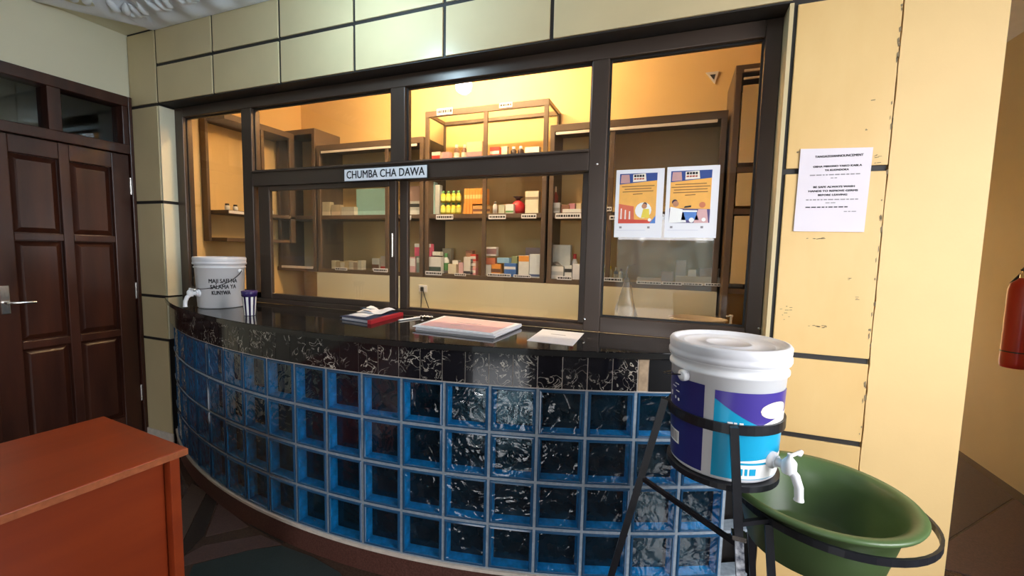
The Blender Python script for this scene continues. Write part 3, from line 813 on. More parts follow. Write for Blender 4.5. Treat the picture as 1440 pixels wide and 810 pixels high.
mb.add(vs, [(i*(ny+1)+j,(i+1)*(ny+1)+j,(i+1)*(ny+1)+j+1,i*(ny+1)+j+1) for i in range(nx) for j in range(ny)])
mb.build('sheet', M['paper'], mg)
lf_ = MB().prism([(-1.645,1.915),(-1.56,1.90),(-1.55,1.925),(-1.64,1.94)], ZT+.0422, ZT+.0426).build('print_block', flat((.05,.12,.22)), mg)
# pen
pn = thing('pen', (-1.33,1.95,ZT), 'white ballpoint pen lying between the notebook and the pink stack', 'pen')
a_, b_ = Vector((-1.345,1.86,ZT+.005)), Vector((-1.305,2.0,ZT+.005))
MB().tube([a_, a_.lerp(b_,.08), b_.lerp(a_,.15), b_], [.0015,.0045,.0045,.0045], 8).build('barrel', M['print_white'], pn)
MB().tube([b_.lerp(a_,.3)+Vector((0,0,.006)), b_+Vector((0,0,.006))], .0015, 6).build('clip', M['chrome'], pn)
kp = thing('crumpled_tissue', (-1.28,2.01,ZT), 'small crumpled scrap of white tissue beside the pen', 'paper')
mb = MB(); vs = []
for i in range(7):
    for j in range(4): vs.append((-1.31+.012*i, 2.0+.011*j+.004*math.sin(i*2), ZT+.002+.012*abs(math.sin(i*1.7+j))))
mb.add(vs, [(i*4+j,(i+1)*4+j,(i+1)*4+j+1,i*4+j+1) for i in range(6) for j in range(3)], 0, True); mb.build('tissue', M['paper'], kp)
# pink stack of forms
pk = thing('stack_of_forms', (-.93,1.85,ZT), 'stack of printed forms with a pink top sheet on the counter', 'papers')
base = [(-1.14,1.70),(-.715,1.675),(-.705,1.985),(-1.165,2.02)]
z = ZT+.0006
for k in range(5):
    o = [(x+random.uniform(-.008,.008), y+random.uniform(-.006,.006)) for x, y in base]
    MB().prism(o, z, z+.0035).build('sheet_bundle', M['paper'], pk); z += .0042
MB().prism([(-1.115,1.715),(-.74,1.69),(-.73,1.965),(-1.14,2.005)], z, z+.0008).build('pink_sheet', M['pink_paper'], pk)
MB().prism([(-1.00,1.86),(-.86,1.848),(-.86,1.858),(-1.00,1.87)], z+.0009, z+.0012).build('printed_heading', M['grey_ink'], pk)
MB().prism([(-.99,1.78),(-.93,1.775),(-.93,1.779),(-.99,1.784)], z+.0009, z+.0012).build('printed_heading', M['grey_ink'], pk)
ws = thing('loose_form', (-.48,1.85,ZT), 'single white printed sheet lying on the counter near its right end', 'paper')
MB().prism([(-.575,1.70),(-.372,1.690),(-.385,1.985),(-.592,1.992)], ZT+.0005, ZT+.0016).build('sheet', M['paper'], ws)
MB().prism([(-.52,1.885),(-.45,1.882),(-.45,1.890),(-.52,1.893)], ZT+.0017, ZT+.0019).build('printed_heading', M['grey_ink'], ws)
for k in range(4):
    MB().prism([(-.555,1.75+.03*k),(-.41,1.745+.03*k),(-.41,1.747+.03*k),(-.555,1.752+.03*k)], ZT+.0017, ZT+.0019).build('text_line', flat((.6,.62,.68)), ws)

# ================================================================== NOTICE AND POSTERS
YN = D-.006
nt_ = thing('wall_notice', (.54,YN,1.73), 'white printed wall notice about washing hands taped to the cream pier', 'notice')
def yq(pts, y0, y1): # polygon given in x,z extruded in y
    mb = MB(); n = len(pts)
    vs = [(x,y0,z) for x, z in pts]+[(x,y1,z) for x, z in pts]
    mb.add(vs, [list(range(n)), list(range(n,2*n))[::-1]]+[(i,(i+1)%n,n+(i+1)%n,n+i) for i in range(n)]); return mb
yq([(.427,1.885),(.652,1.877),(.648,1.571),(.424,1.573)], YN, YN+.0015).build('sheet', M['lilac_paper'], nt_)
def line(s, x, z, w, h, bold=.0005, mat='ink', root=nt_, y=YN-.0006):
    vs, fs = text_mesh(s, h*1.35, w, bold)
    MB().add([(v.x+x, y+v.y*.3, v.z+z) for v in vs], fs).build('lettering', M[mat], root)
def dashes(x0, x1, z, h, root, y, mat='grey_ink', seed=1):
    rn = random.Random(seed); x = x0; mb = MB()
    while x < x1-.004:
        w = rn.uniform(.006,.018); mb.add([(x,y,z-h/2),(min(x+w,x1),y,z-h/2),(min(x+w,x1),y,z+h/2),(x,y,z+h/2)], [(0,1,2,3)]); x += w+.003
    mb.build('fine_print', M[mat], root)
line('TANGAZO/ANNOUNCEMENT', .550, 1.852, .150, .0085)
line('OSHA MIKONO YAKO KABLA', .547, 1.815, .152, .007)
line('YA KUONDOKA', .547, 1.801, .075, .007)
dashes(.463,.625, 1.784, .004, nt_, YN-.0006, seed=2); dashes(.53,.55, 1.772, .003, nt_, YN-.0006, seed=3)
line('BE SAFE ALWAYS WASH', .542, 1.739, .130, .007)
line('HANDS TO REMOVE GERMS', .540, 1.724, .155, .007)
line('BEFORE LEAVING', .540, 1.709, .092, .007)
dashes(.457,.622, 1.692, .004, nt_, YN-.0006, seed=4); dashes(.520,.552, 1.680, .003, nt_, YN-.0006, seed=5)
dashes(.457,.595, 1.664, .004, nt_, YN-.0006, 'ink', seed=6); dashes(.58,.622, 1.647, .003, nt_, YN-.0006, seed=7)

YP = YF+.0185
navyp, orng, redp, whp = flat((.03,.07,.28)), flat((.95,.48,.10)), flat((.70,.08,.05)), M['print_white']
skin, yel, lblue, dark = flat((.55,.25,.13)), flat((.90,.70,.08)), flat((.10,.25,.65)), flat((.03,.02,.05))
def poster(x0, x1, z0, z1, label, second):
    p = thing('poster', ((x0+x1)/2,YP,z0), label, 'poster')
    W, Hh = x1-x0, z1-z0
    yq([(x0,z0),(x1,z0),(x1,z1),(x0,z1)], YP-.0012, YP).build('sheet', M['paper'], p)
    L = [0]
    def sh(nm, pts, mat, lay):
        y = YP-.0012-.0003*lay
        n = len(pts); MB().add([(x0+u*W, y, z0+v*Hh) for u, v in pts], [list(range(n))]).build(nm, mat, p)
    def disc(nm, u, v, r, mat, lay, sy=1): sh(nm, [(u+r*math.cos(2*math.pi*i/16), v+r*sy*W/Hh*math.sin(2*math.pi*i/16)) for i in range(16)], mat, lay)
    l, r_, b, t = .08, .86, .21, .94
    sh('orange_field', [(l,b),(r_,b),(r_,t),(l,t)], orng, 1)
    sh('navy_header', [(l,.785),(r_,.83),(r_,t),(l,t)], navyp, 2)
    sh('header_photo', [(l+.02,.80),(l+.22,.805),(l+.20,.925),(l+.03,.925)], flat((.62,.35,.33)), 3)
    sh('header_tag', [(l+.28,.815),(l+.56,.825),(l+.54,.935),(l+.28,.925)], flat((.95,.86,.74)), 3)
    for k, (u, w) in enumerate(((.31,.05),(.37,.04),(.42,.05),(.48,.04))):
        sh('tag_lettering', [(l+u-.01,.885),(l+u+w-.01,.885),(l+u+w-.01,.918),(l+u-.01,.918)], M['ink'], 4)
        sh('tag_lettering', [(l+u-.01,.848),(l+u+w-.01,.85),(l+u+w-.01,.872),(l+u-.01,.870)], flat((.45,.08,.04)), 4)
    for k in range(4 if not second else 5):
        c, w = .47, (.34,.28,.32,.10,.14)[k] if not second else (.30,.37,.32,.33,.10)[k]
        zz_ = .745-.038*k
        sh('slogan_line', [(c-w,zz_),(c+w,zz_+.006),(c+w,zz_+.017),(c-w,zz_+.011)], flat((.25,.10,.03)), 2)
    if not second:
        sh('red_curtain', [(l,b),(.42,b),(.40,.46),(l,.50)], flat((.75,.16,.08)), 2)
        for k in range(3): sh('pale_column', [(.12+.09*k,.27),(.155+.09*k,.27),(.15+.09*k,.43-.02*k),(.125+.09*k,.43-.02*k)], flat((.93,.80,.74)), 3)
        disc('speech_cloud', .60, .40, .17, whp, 3, 1.0)
        sh('drawn_tunic', [(.56,.29),(.74,.29),(.72,.42),(.60,.42)], yel, 4)
        disc('drawn_head', .62, .46, .055, skin, 5); disc('drawn_hair', .63, .485, .045, dark, 4)
        sh('ground_band', [(l,b),(r_,b),(r_,.255),(l,.275)], redp, 4)
        sh('blue_corner', [(.74,b),(r_,b),(r_,.32)], lblue, 5)
        disc('white_badge', .74, .26, .035, whp, 6)
    else:
        sh('room_backdrop', [(l,b),(r_,b),(r_,.40),(l,.42)], flat((.10,.08,.22)), 2)
        sh('drawn_coat', [(l,b),(.42,.22),(.34,.40),(.10,.44)], whp, 4)
        disc('drawn_head', .20, .48, .06, skin, 5); disc('drawn_hair', .18, .505, .055, dark, 4)
        sh('drawn_table', [(.32,.25),(.66,.25),(.60,.36),(.34,.37)], lblue, 4)
        sh('table_top', [(.34,.365),(.62,.36),(.62,.385),(.34,.39)], whp, 5)
        disc('drawn_head', .71, .46, .06, flat((.70,.22,.10)), 5)
        sh('drawn_dress', [(.56,b),(.84,b),(.80,.40),(.64,.40)], flat((.75,.45,.45)), 4)
        disc('white_badge', .75, .255, .04, whp, 6); disc('white_badge', .52, .25, .05, whp, 6)
        sh('caption_mark', [(.36,.42),(.50,.43),(.50,.455),(.38,.445)], M['ink'], 5)
    for u in (.11,.70): sh('footer_mark', [(u,.135),(u+.05,.135),(u+.05,.165),(u,.165)], M['grey_ink'], 1)
    sh('footer_line', [(.06,.105),(.66,.105),(.66,.109),(.06,.109)], flat((.55,.55,.70)), 1)
poster(-.278, -.064, 1.548, 1.862, 'left poster on the right window pane, orange with red columns and yellow tunic', False)
poster(-.053, .163, 1.549, 1.865, 'right poster on the right window pane, two drawn people talking at a table', True)

# ================================================================== INSIDE THE DISPENSARY
YC = 3.10
def cabinet(nm, x0, x1, z0, z1, y0, y1, shelves, posts, label, glass=(), light=None, back='cream', rail=.05, pw=.035, showcase=None):
    c = thing(nm, ((x0+x1)/2,(y0+y1)/2,z0), label, 'cabinet', None)
    B = M['bronze_in']; t = .018
    MB().box((x0+t,y1-.012,z0+t), (x1-t,y1-.002,z1-t)).build('back_panel', M[back], c)
    zs_ = showcase or z1
    for a in (x0, x1-t): MB().bbox((a,y0+.01,z0), (a+t,y1-.002,zs_), .002).build('side_panel', B, c)
    if showcase:         # glazed upper part with slim frame bars
        for a in (x0+.007, x1-.011): MB().box((a,y0+.03,zs_), (a+.004,y1-.02,z1-.02)).build('glass_side', M['cab_glass'], c)
        MB().box((x0+.02,y0+.02,z1-.012), (x1-.02,y1-.02,z1-.008)).build('glass_top', M['cab_glass'], c)
        for a in (x0, x1-t):
            MB().bbox((a,y0+.01,z1-.03), (a+t,y1-.002,z1), .002).build('frame_bar', B, c)
            MB().bbox((a,y1-.03,zs_), (a+t,y1-.002,z1-.03), .002).build('frame_bar', B, c)
        MB().bbox((x0+t,y1-.03,z1-.03), (x1-t,y1-.012,z1), .002).build('frame_bar', B, c)
    else:
        MB().bbox((x0+t,y0+.01,z1-t), (x1-t,y1-.002,z1), .002).build('top_panel', B, c)
    MB().bbox((x0+t,y0+.01,z0), (x1-t,y1-.002,z0+t), .002).build('bottom_panel', B, c)
    for s in shelves: MB().bbox((x0+t,y0+.004,s-.035), (x1-t,y1-.013,s), .002).build('shelf', B, c)
    for p in posts: MB().bbox((p-pw/2,y0-.008,z0), (p+pw/2,y0+.010,z1), .003).build('post', B, c)
    MB().bbox((x0,y0-.009,z1-rail), (x1,y0+.009,z1), .003).build('top_rail', B, c)
    MB().bbox((x0,y0-.009,z0), (x1,y0+.009,z0+.036), .003).build('bottom_rail', B, c)
    for a, b, e, f_ in glass: MB().box((a,y0+.012,e), (b,y0+.016,f_)).build('glass_door', M['cab_glass'], c)
    return c
S1, S2 = 1.765, 1.27
cabL = cabinet('wall_cabinet', -3.14, -1.99, 1.235, 2.40, YC, YB-.003, [S1], [-3.12,-2.36,-2.01], 'low glazed wall cabinet at the left of the dispensary back wall',
   glass=((-3.10,-2.38,1.80,2.34),(-2.34,-2.03,1.80,2.34),(-3.10,-2.38,1.29,1.72)))
cabC = cabinet('wall_cabinet', -1.975, -.92, 1.235, 2.595, YC, YB-.003, [S1, 2.205], [-1.957,-1.43,-.94], 'tall middle wall cabinet full of medicines behind the sliding window',
   glass=((-1.94,-1.45,2.21,2.54),), showcase=2.21)
cabR = cabinet('wall_cabinet', -.905, .27, 1.235, 2.40, YC, YB-.003, [S1], [-.885,-.45,.25], 'low glazed wall cabinet at the right behind the two posters',
   glass=((-.43,.23,1.80,2.34),(-.43,.23,1.29,1.72)))
for c, x0, x1 in ((cabL,-3.08,-2.05),(cabR,-.86,.21)):     # thin pale strip along the front of the glazed tops
    MB().bbox((x0,YC-.016,2.325), (x1,YC-.010,2.345), .002).build('pale_line', pbr('pale_strip', (.85,.78,.70), .4), c)
cabT = cabinet('tall_corner_cabinet', .285, .79, .0, 2.62, YC-.12, YB-.003, [S2,S1,2.02], [.305,.77], 'tall cabinet in the right hand corner of the dispensary')
for z0_, z1_ in ((1.30,1.72),(1.78,1.98),(2.04,2.50)):
    MB().bbox((.33,YC-.126,z0_), (.745,YC-.120,z1_), .002).build('front_panel', M['panel'], cabT)
for z0_ in (2.53, 2.575): MB().bbox((.33,YC-.136,z0_), (.745,YC-.130,z0_+.014), .002).build('pale_line', M['white_edge'], cabT)
cabK = cabinet('corner_cabinet', -3.66, -3.16, 1.235, 2.56, YC, YB-.003, [S1], [-3.62,-3.18], 'tall corner cabinet where the two cabinet rows meet on the left')
# cabinet along the left wall, open front
lw = thing('side_wall_cabinet', (-3.56,2.75,1.5), 'open shelf cabinet along the left side wall of the dispensary', 'cabinet')
B = M['bronze_in']
MB().bbox((XI+.002,2.42,2.47), (-3.40,3.085,2.52), .003).build('top_panel', B, lw)
MB().bbox((XI+.002,2.40,1.50), (-3.60,2.424,2.52), .003).build('end_panel', B, lw)
MB().bbox((-3.425,3.03,1.50), (-3.40,3.085,2.47), .003).build('post', B, lw)
MB().bbox((-3.425,2.74,1.50), (-3.40,2.77,2.47), .003).build('post', B, lw)
MB().bbox((XI+.002,2.425,1.725), (-3.40,3.085,1.755), .003).build('shelf', B, lw)
MB().bbox((XI+.002,2.425,1.50), (-3.42,3.085,1.53), .003).build('shelf', B, lw)
MB().box((-3.398,2.43,1.728), (-3.394,2.70,1.750)).build('shelf_label', M['paper'], lw)
# base units and worktop under the cabinets
bu = thing('base_unit', (-1.4,3.2,0), 'long cream fronted base unit under the dispensary wall cabinets', 'cabinet')
MB().bbox((-3.15,3.02,0), (.27,YB-.003,.90), .004).build('body', M['cream'], bu)
MB().bbox((-3.15,2.98,.90), (.27,YB-.003,.935), .004).build('worktop', M['cream_wall'], bu)

# shelf labels
def shelf_label(cab, px0, px1, py0, py1):
    p, q = at(px0, py0, YC-.014), at(px1, py1, YC-.014)
    MB().bbox((p.x,YC-.0125,q.z), (q.x,YC-.0100,p.z), .0005).build('shelf_label', M['paper'], cab)
    h = (p.z-q.z)*.22; zc_ = (p.z+q.z)/2
    mb = MB(); rn = random.Random(int(px0)); x = p.x+.008
    while x < q.x-.012:
        w = rn.uniform(.008,.02); mb.add([(x,YC-.0128,zc_-h),(min(x+w,q.x-.006),YC-.0128,zc_-h),(min(x+w,q.x-.006),YC-.0128,zc_+h),(x,YC-.0128,zc_+h)], [(0,1,2,3)]); x += w+.004
    mb.build('label_print', M['ink'], cab)
for a in ((388,411,303,309),(471,488,376,380.5),(525,545,377,383),(570,578,303,309)): shelf_label(cabL, *a)
for a in ((613,637,302,308.5),(687,711,302,308),(733,754,301,307),(598,621,381,387.5),(639,655,384,388.5),(685,718,384,390),(722,746,386,391),(614,636,153,160),(702,720,145,150)): shelf_label(cabC, *a)
for a in ((781,817,300,307),(783,804,388,394),(849,875,390,396.5),(895,930,395,400.5),(931,959,396,401.5),(960,988,397.5,402),(991,1027,398,403.5),(844,860,291,297),(857,866,303,309)): shelf_label(cabR, *a)

# ---------------------------------------------------------------- medicines
def carton(nm, px0, px1, py0, py1, shelf, Y, col, label, band=None, cat='box', group=None, depth=.05, zbase=None, lid=False):
    """carton whose front stands at depth Y between two measured edges; py0 top, base on the shelf"""
    p, q = at(px0, py0, Y), at(px1, py1, Y)
    zb = shelf+.0008 if zbase is None else zbase
    zt = zb+(p.z-q.z) if (zbase is not None or shelf is None) else max(zb+.012, p.z)
    o = thing(nm, ((p.x+q.x)/2,Y+depth/2,zb), label, cat, group)
    MB().bbox((p.x,Y,zb), (q.x,Y+depth,zt), .0015).build('carton', flat(col), o)
    if band:
        h = zt-zb; f0, f1, bc_ = band
        MB().box((p.x+.001,Y-.0006,zb+h*f0), (q.x-.001,Y,zb+h*f1)).build('printed_band', flat(bc_), o)
    return zt
def bottle(nm, px0, px1, py0, shelf, Y, col, capc, label, group=None, lab=None, zbase=None, cat='bottle'):
    p, q = at(px0, py0, Y), at(px1, py0, Y)
    r = (q.x-p.x)/2; x = (p.x+q.x)/2; zb = shelf+.0008 if zbase is None else zbase; h = max(.03, p.z-zb)
    if zbase is not None: h = .095
    o = thing(nm, (x,Y+r,zb), label, cat, group)
    MB().lathe([(0,0),(r,0),(r,h*.66),(r*.5,h*.80),(r*.42,h*.82)], (x,Y+r,zb), 14, cap1=True).build('bottle_body', flat(col), o)
    MB().lathe([(r*.55,h*.80),(r*.55,h),(0,h)], (x,Y+r,zb), 12).build('cap', flat(capc), o)
    if lab: MB().lathe([(r+.0006,h*.15),(r+.0006,h*.52)], (x,Y+r,zb), 14).build('bottle_label', flat(lab), o)
    return zb+h
W_, PK, RD, OR, BL, GR, YL, BR, TN, CYN = (.82,.82,.80), (.78,.34,.40), (.68,.06,.05), (.90,.38,.08), (.07,.18,.50), (.12,.34,.12), (.85,.68,.06), (.22,.10,.06), (.62,.48,.30), (.45,.72,.72)
Y1 = YC+.035; Y2 = YC+.10
# top shelf of the middle cabinet (2.30)
T = 2.205
carton('medicine_box', 607,619,214,220,T,Y1,W_,'small white carton with red end, leftmost on the top shelf', (.1,.6,RD))
carton('medicine_box', 622,632,214,220,T,Y1,PK,'small pink carton second from left on the top shelf')
bottle('medicine_bottle', 637,644,203,T,Y2,BR,W_,'brown bottle with white cap, left one of the pair on top shelf', None, W_)
bottle('medicine_bottle', 648,655,203,T,Y2,BR,W_,'brown bottle with white cap, right one of the pair on top shelf', None, W_)
carton('medicine_box', 656,678,200,218,T,Y1,(.85,.72,.45),'wide cream carton with pink base band on the top shelf', (.0,.4,PK))
carton('medicine_box', 689,702,207,217,T,Y1,RD,'red carton right of the wide cream one on the top shelf', (.3,.6,W_))
carton('medicine_box', 705,713,206,216,T,Y1,(.85,.78,.55),'small pale yellow carton near the middle post on the top shelf')
bottle('medicine_bottle', 717,725,206,T,Y2,(.04,.03,.03),W_,'black bottle right of the pale yellow carton on the top shelf')
bottle('medicine_bottle', 727,735,205,T,Y2,(.05,.03,.03),W_,'black bottle next to the loose white pack on the top shelf')
carton('medicine_box', 738,758,207,215,T,Y1,W_,'flat white pack at the right end of the top shelf')
# middle shelf of the middle cabinet
carton('medicine_box', 605,611,256,298,S1,Y2,CYN,'tall pale green carton beside the yellow bottles')
carton('medicine_box', 612,618,260,298,S1,Y2,(.75,.80,.78),'tall grey white carton touching the yellow bottles')
zt = S1
for row in range(2):
    for k in range(4):
        pxa = 620.5+k*7.6
        bottle('syrup_bottle', pxa,pxa+6.6,0,S1,Y1,YL,GR,'yellow syrup bottle with green cap in the double row on the middle shelf','yellow syrup bottles on the middle shelf',(.80,.85,.20),zbase=S1+.0008+row*.0965)
for k in range(8):
    carton('orange_packet', 653+k*3.9,656.4+k*3.9,261,283,S1,Y1,OR,'upright orange packet in the upper row beside the yellow bottles',(.35,.6,(.95,.70,.30)),'packet','upright orange packets in the upper row',.06,zbase=S1+.079)
for k in range(3):
    carton('orange_packet', 652+k*4.2,655.6+k*4.2,283,297,S1,Y1,OR,'orange packet lying under the upright orange row',None,'packet','orange packets of the lower row',.06,zbase=S1+.0008)
carton('medicine_box', 665,689,286,297,S1,Y1,(.70,.42,.16),'wide tan carton under the orange packets',(.3,.6,BR),zbase=S1+.0008,depth=.08)
bottle('medicine_bottle', 692,698,283,S1,Y1,W_,(.05,.05,.05),'tiny white bottle with black cap right of the tan carton')
carton('medicine_box', 701,709,288,297,S1,Y2,(.75,.78,.60),'small pale green carton in the middle of the middle shelf')
carton('medicine_box', 711,722,287,297,S1,Y1,W_,'small white carton with green print left of the red bag',(.1,.3,GR))
o = thing('red_bag', (at(727,280,Y2).x,Y2,S1), 'knotted red plastic bag standing on the middle shelf', 'bag')
p = at(727,280,Y2)
MB().lathe([(0,.001),(.050,.001),(.062,.03),(.058,.075),(.035,.10),(.012,.115)], (p.x,Y2+.03,S1), 12).build('bag_body', M['red_cover'], o)
MB().lathe([(.012,.113),(.03,.135),(.045,.14),(.02,.128)], (p.x,Y2+.03,S1), 9).build('bag_knot', flat((.10,.06,.06)), o)
carton('medicine_box', 739,757,269,297,S1,Y1,(.85,.80,.62),'tall white carton with printed lines right of the red bag',(.62,.74,(.35,.28,.2)))
# middle shelf of the right cabinet
bottle('medicine_bottle', 774,784,262,S1,Y2,(.35,.08,.06),(.7,.6,.5),'tall dark red bottle left on the right cabinet middle shelf')
carton('medicine_box', 777,787,285,297,S1,Y1,W_,'small white carton in front of the dark red bottle',(.2,.5,(.5,.45,.4)))
carton('medicine_box', 789,799,288,297,S1,Y1,BR,'small dark brown carton beside the white one at the right post')
carton('medicine_box', 800,808,286,297,S1,Y2,PK,'small pink carton near the right edge of the sliding sash')
carton('medicine_box', 810,817,286,297,S1,Y2,(.75,.62,.40),'small tan carton at the right edge of the sliding sash')
carton('medicine_box', 791,817,294,298,S1,Y1-.02,W_,'long flat white pack in front of the pink and tan cartons')
# bottom shelf, left part of the middle cabinet
carton('medicine_box', 600.5,607,357,382,S2,Y2,(.30,.42,.36),'dark green carton behind the magenta pack on the bottom shelf')
carton('medicine_box', 599,620,361,381,S2,Y1,W_,'white carton with green print and dark windows, bottom shelf left',(.1,.4,(.06,.10,.09)))
carton('medicine_box', 608,619,354,360,S2,Y1,(.80,.82,.72),'pale carton lying on the white and green one',zbase=S2+.150)
bottle('medicine_bottle', 621,629,356,S2,Y2,W_,GR,'white bottle with green cap on the bottom shelf',None,GR)
carton('medicine_box', 630,641,371,382,S2,Y1,(.80,.74,.58),'low cream carton between green capped bottle and tag cards')
carton('medicine_box', 636,644,366,384,S2,Y2,W_,'narrow white carton behind the low cream one')
carton('medicine_box', 645,651,369,384,S2,Y1,(.75,.50,.55),'narrow pink white carton left of the printed white box')
carton('medicine_box', 652,665,361,385,S2,Y1,W_,'white box with dark base print beside the red stack',(.05,.2,(.05,.05,.08)))
z_ = S2+.0008
for k, cc in enumerate((PK,(.80,.45,.38),RD)):
    z_ = carton('medicine_box', 666.5,674.5,0,9,None,Y1,cc,('pink carton at the base of the red stack','salmon carton in the middle of the red stack','red carton on top of the red stack')[k],(.3,.7,W_),zbase=z_)+.0006
# bottom shelf, right part of the middle cabinet
carton('medicine_box', 681,690,372,386,S2,Y1,W_,'small white carton left of the orange box')
carton('medicine_box', 691,704,371,386,S2,Y1,OR,'bright orange box on the bottom shelf',(.3,.6,BR))
carton('medicine_box', 681.5,696,361,371,S2,Y1,(.70,.22,.12),'red brown carton resting on the white and orange boxes',zbase=S2+.090,depth=.045)
carton('medicine_box', 684,698,347,360,S2,Y1,W_,'white carton with dark stripes on top of the red brown one',(.2,.8,(.35,.20,.20)),zbase=S2+.160,depth=.045)
zb1 = carton('medicine_box', 709,725,370,386,S2,Y1,BL,'dark blue box with white print on the bottom shelf',(.55,.75,W_))
carton('medicine_box', 699,716,361,369,S2,Y1,(.35,.58,.78),'light blue flat carton on top of the dark blue box',zbase=zb1+.0006)
carton('medicine_box', 729.5,743.5,359,386,S2,Y1,W_,'white carton with an orange top, bottom shelf',(.72,.98,OR))
carton('medicine_box', 745,760,357,387,S2,Y1,(.74,.80,.86),'pale blue white carton right of the orange topped one',(.05,.15,(.1,.15,.3)))
carton('medicine_box', 739,766,348,386,S2,Y2+.10,(.62,.45,.42),'tall pinkish carton behind the pale blue one')
# bottom shelf, right cabinet near the post
carton('medicine_box', 776,801,344,388,S2,Y2,(.72,.74,.70),'large grey white box standing at the right of the sliding sash')
zb2 = carton('medicine_box', 769,792,374,388,S2,Y1-.01,W_,'flat white box in front of the large grey one',(.3,.6,(.55,.57,.6)))
o = thing('folded_bag', (at(780,370,Y1).x,Y1+.02,zb2), 'grey folded plastic bag lying on the flat white box', 'bag')
p = at(780,370,Y1); mb = MB(); vs = []
for i in range(9):
    for j in range(5): vs.append((p.x-.06+.015*i, Y1-.004+.011*j, zb2+.001+.035*math.sin(math.pi*i/8)*(.6+.4*math.sin(j*1.3+i*.8))))
mb.add(vs, [(i*5+j,(i+1)*5+j,(i+1)*5+j+1,i*5+j+1) for i in range(8) for j in range(4)], 0, True); mb.build('film', flat((.36,.35,.33)), o)
carton('medicine_box', 794,804,373,388,S2,Y1,W_,'small white box with black print beside the flat white box',(.5,.75,(.05,.05,.05)))
carton('medicine_box', 805.5,815,371,388,S2,Y1,(.80,.80,.84),'pale box at the far right of the sliding sash')
bottle('medicine_bottle', 803,812,357,S2,Y2+.02,W_,RD,'white bottle with red cap behind the pale boxes',None,RD)
z_ = carton('medicine_box', 761.5,767,372,387,S2,Y1,(.62,.66,.60),'grey green carton between the pale blue one and the cabinet post')
carton('medicine_box', 719,727,360,386,S2,Y2+.03,(.55,.60,.30),'olive carton standing behind the dark blue box')
carton('medicine_box', 622,634,349,386,S2,Y2+.10,(.68,.55,.36),'tan carton standing behind the green capped bottle')
carton('medicine_box', 655,664,352,386,S2,Y2+.03,(.55,.30,.20),'brick red carton standing behind the printed white box')
# left cabinet
carton('medicine_box', 571,591,283,300,S1,Y1,W_,'white carton with black print just right of the sash meeting stile',(.55,.8,(.05,.05,.05)))
carton('medicine_box', 571,590,262,282,S1,Y2,(.42,.27,.24),'brown pink box behind the black printed carton')
p, q = at(501,266,Y2), at(541,297,Y2)
o = thing('pale_folder', ((p.x+q.x)/2,Y2,S1), 'pale turquoise folder leaning in the left cabinet', 'folder')
MB().bbox((p.x,Y2,S1+.001), (q.x,Y2+.012,p.z), .001).build('cover', flat((.45,.75,.72)), o)
MB().bbox((p.x+.004,Y2+.0125,S1+.001), (q.x-.004,Y2+.02,p.z-.008), .001).build('page_block', M['paper'], o)
for k, (a, b, t_, cc, lbl) in enumerate(((452,464,284,(.80,.70,.50),'cream carton leftmost in the left cabinet'),(466,478,288,(.74,.60,.42),'tan carton beside the cream one in the left cabinet'),(480,498,291,(.80,.76,.64),'flat cream carton left of the turquoise folder'))):
    carton('medicine_box', a,b,t_,299,S1,Y1,cc,lbl)
for k in range(7):
    cc = [(.80,.72,.52),(.62,.50,.34),(.82,.78,.66),(.70,.55,.34),(.78,.70,.55),(.55,.40,.28),(.80,.74,.60)][k]
    carton('medicine_box', 466+k*6.2,471.4+k*6.2,366+(k%3)*1.4,378,S2,Y1,cc,'slim pale carton in the row at the bottom of the left cabinet',None,'box','slim pale cartons in the left cabinet',.06)
carton('medicine_box', 523,533,363,380,S2,Y1,(.75,.72,.66),'grey white carton next to the sash meeting stile',(.2,.5,BR))
carton('medicine_box', 535,545,360,380,S2,Y1,(.70,.62,.56),'beige carton touching the sash meeting stile',(.1,.3,RD))
MB().bbox((-3.60,YC-.014,1.262), (-3.20,YC-.010,1.285), .001).build('pale_line', M['white_edge'], cabK)  # pale bar painted in for the light reflected along the shelf lip
carton('medicine_box', 574,584,361,380,S2,Y1,(.70,.42,.44),'white and dark red carton under the magenta pack',(.4,.9,W_))
carton('medicine_box', 585.5,596.5,360,380,S2,Y1,(.30,.38,.33),'dark green carton under the magenta pack',(.6,.9,(.7,.75,.7)))
carton('medicine_box', 583,606,340,358,S2,Y1,(.66,.12,.22),'magenta pack with white top lying on two cartons at the bottom shelf',(.72,1.0,W_),zbase=S2+.142)
# right cabinet behind the posters
rb = [(847,853,372,(.35,.42,.22),W_,'green bottle'),(855,861,374,(.75,.78,.62),YL,'pale bottle with yellow cap'),(863,869,376,(.30,.36,.46),W_,'grey blue bottle'),(870,876,378,(.70,.66,.58),BR,'cream bottle with brown cap')]
for a, b, t_, cc, kc, nm_ in rb: bottle('medicine_bottle', a,b,t_,S2,Y1,cc,kc,nm_+' in the cluster below the left poster',None,(.8,.8,.7))
carton('medicine_box', 896,930,390,396,S2,Y1,(.55,.45,.36),'flat brown carton below the posters, leftmost of the long ones')
carton('medicine_box', 950,1020,388,396,S2,Y1,(.66,.60,.50),'long flat grey carton below the right poster')
carton('medicine_box', 968,979,379,388,S2,Y2,W_,'small white carton behind the long flat grey one')
carton('medicine_box', 951,964,366,388,S2,Y2+.03,(.45,.38,.32),'tall brown grey carton below the right poster')
carton('medicine_box', 984,1014,377,390,S2,Y2,(.42,.34,.28),'wide brown carton right of the small white one below the posters')
carton('medicine_box', 1026,1045,383,398,S2,Y1,(.70,.62,.52),'cream carton at the right end below the posters')
carton('medicine_box', 930,946,382,396,S2,Y2,(.40,.30,.26),'dark brown carton left of the long flat grey one')
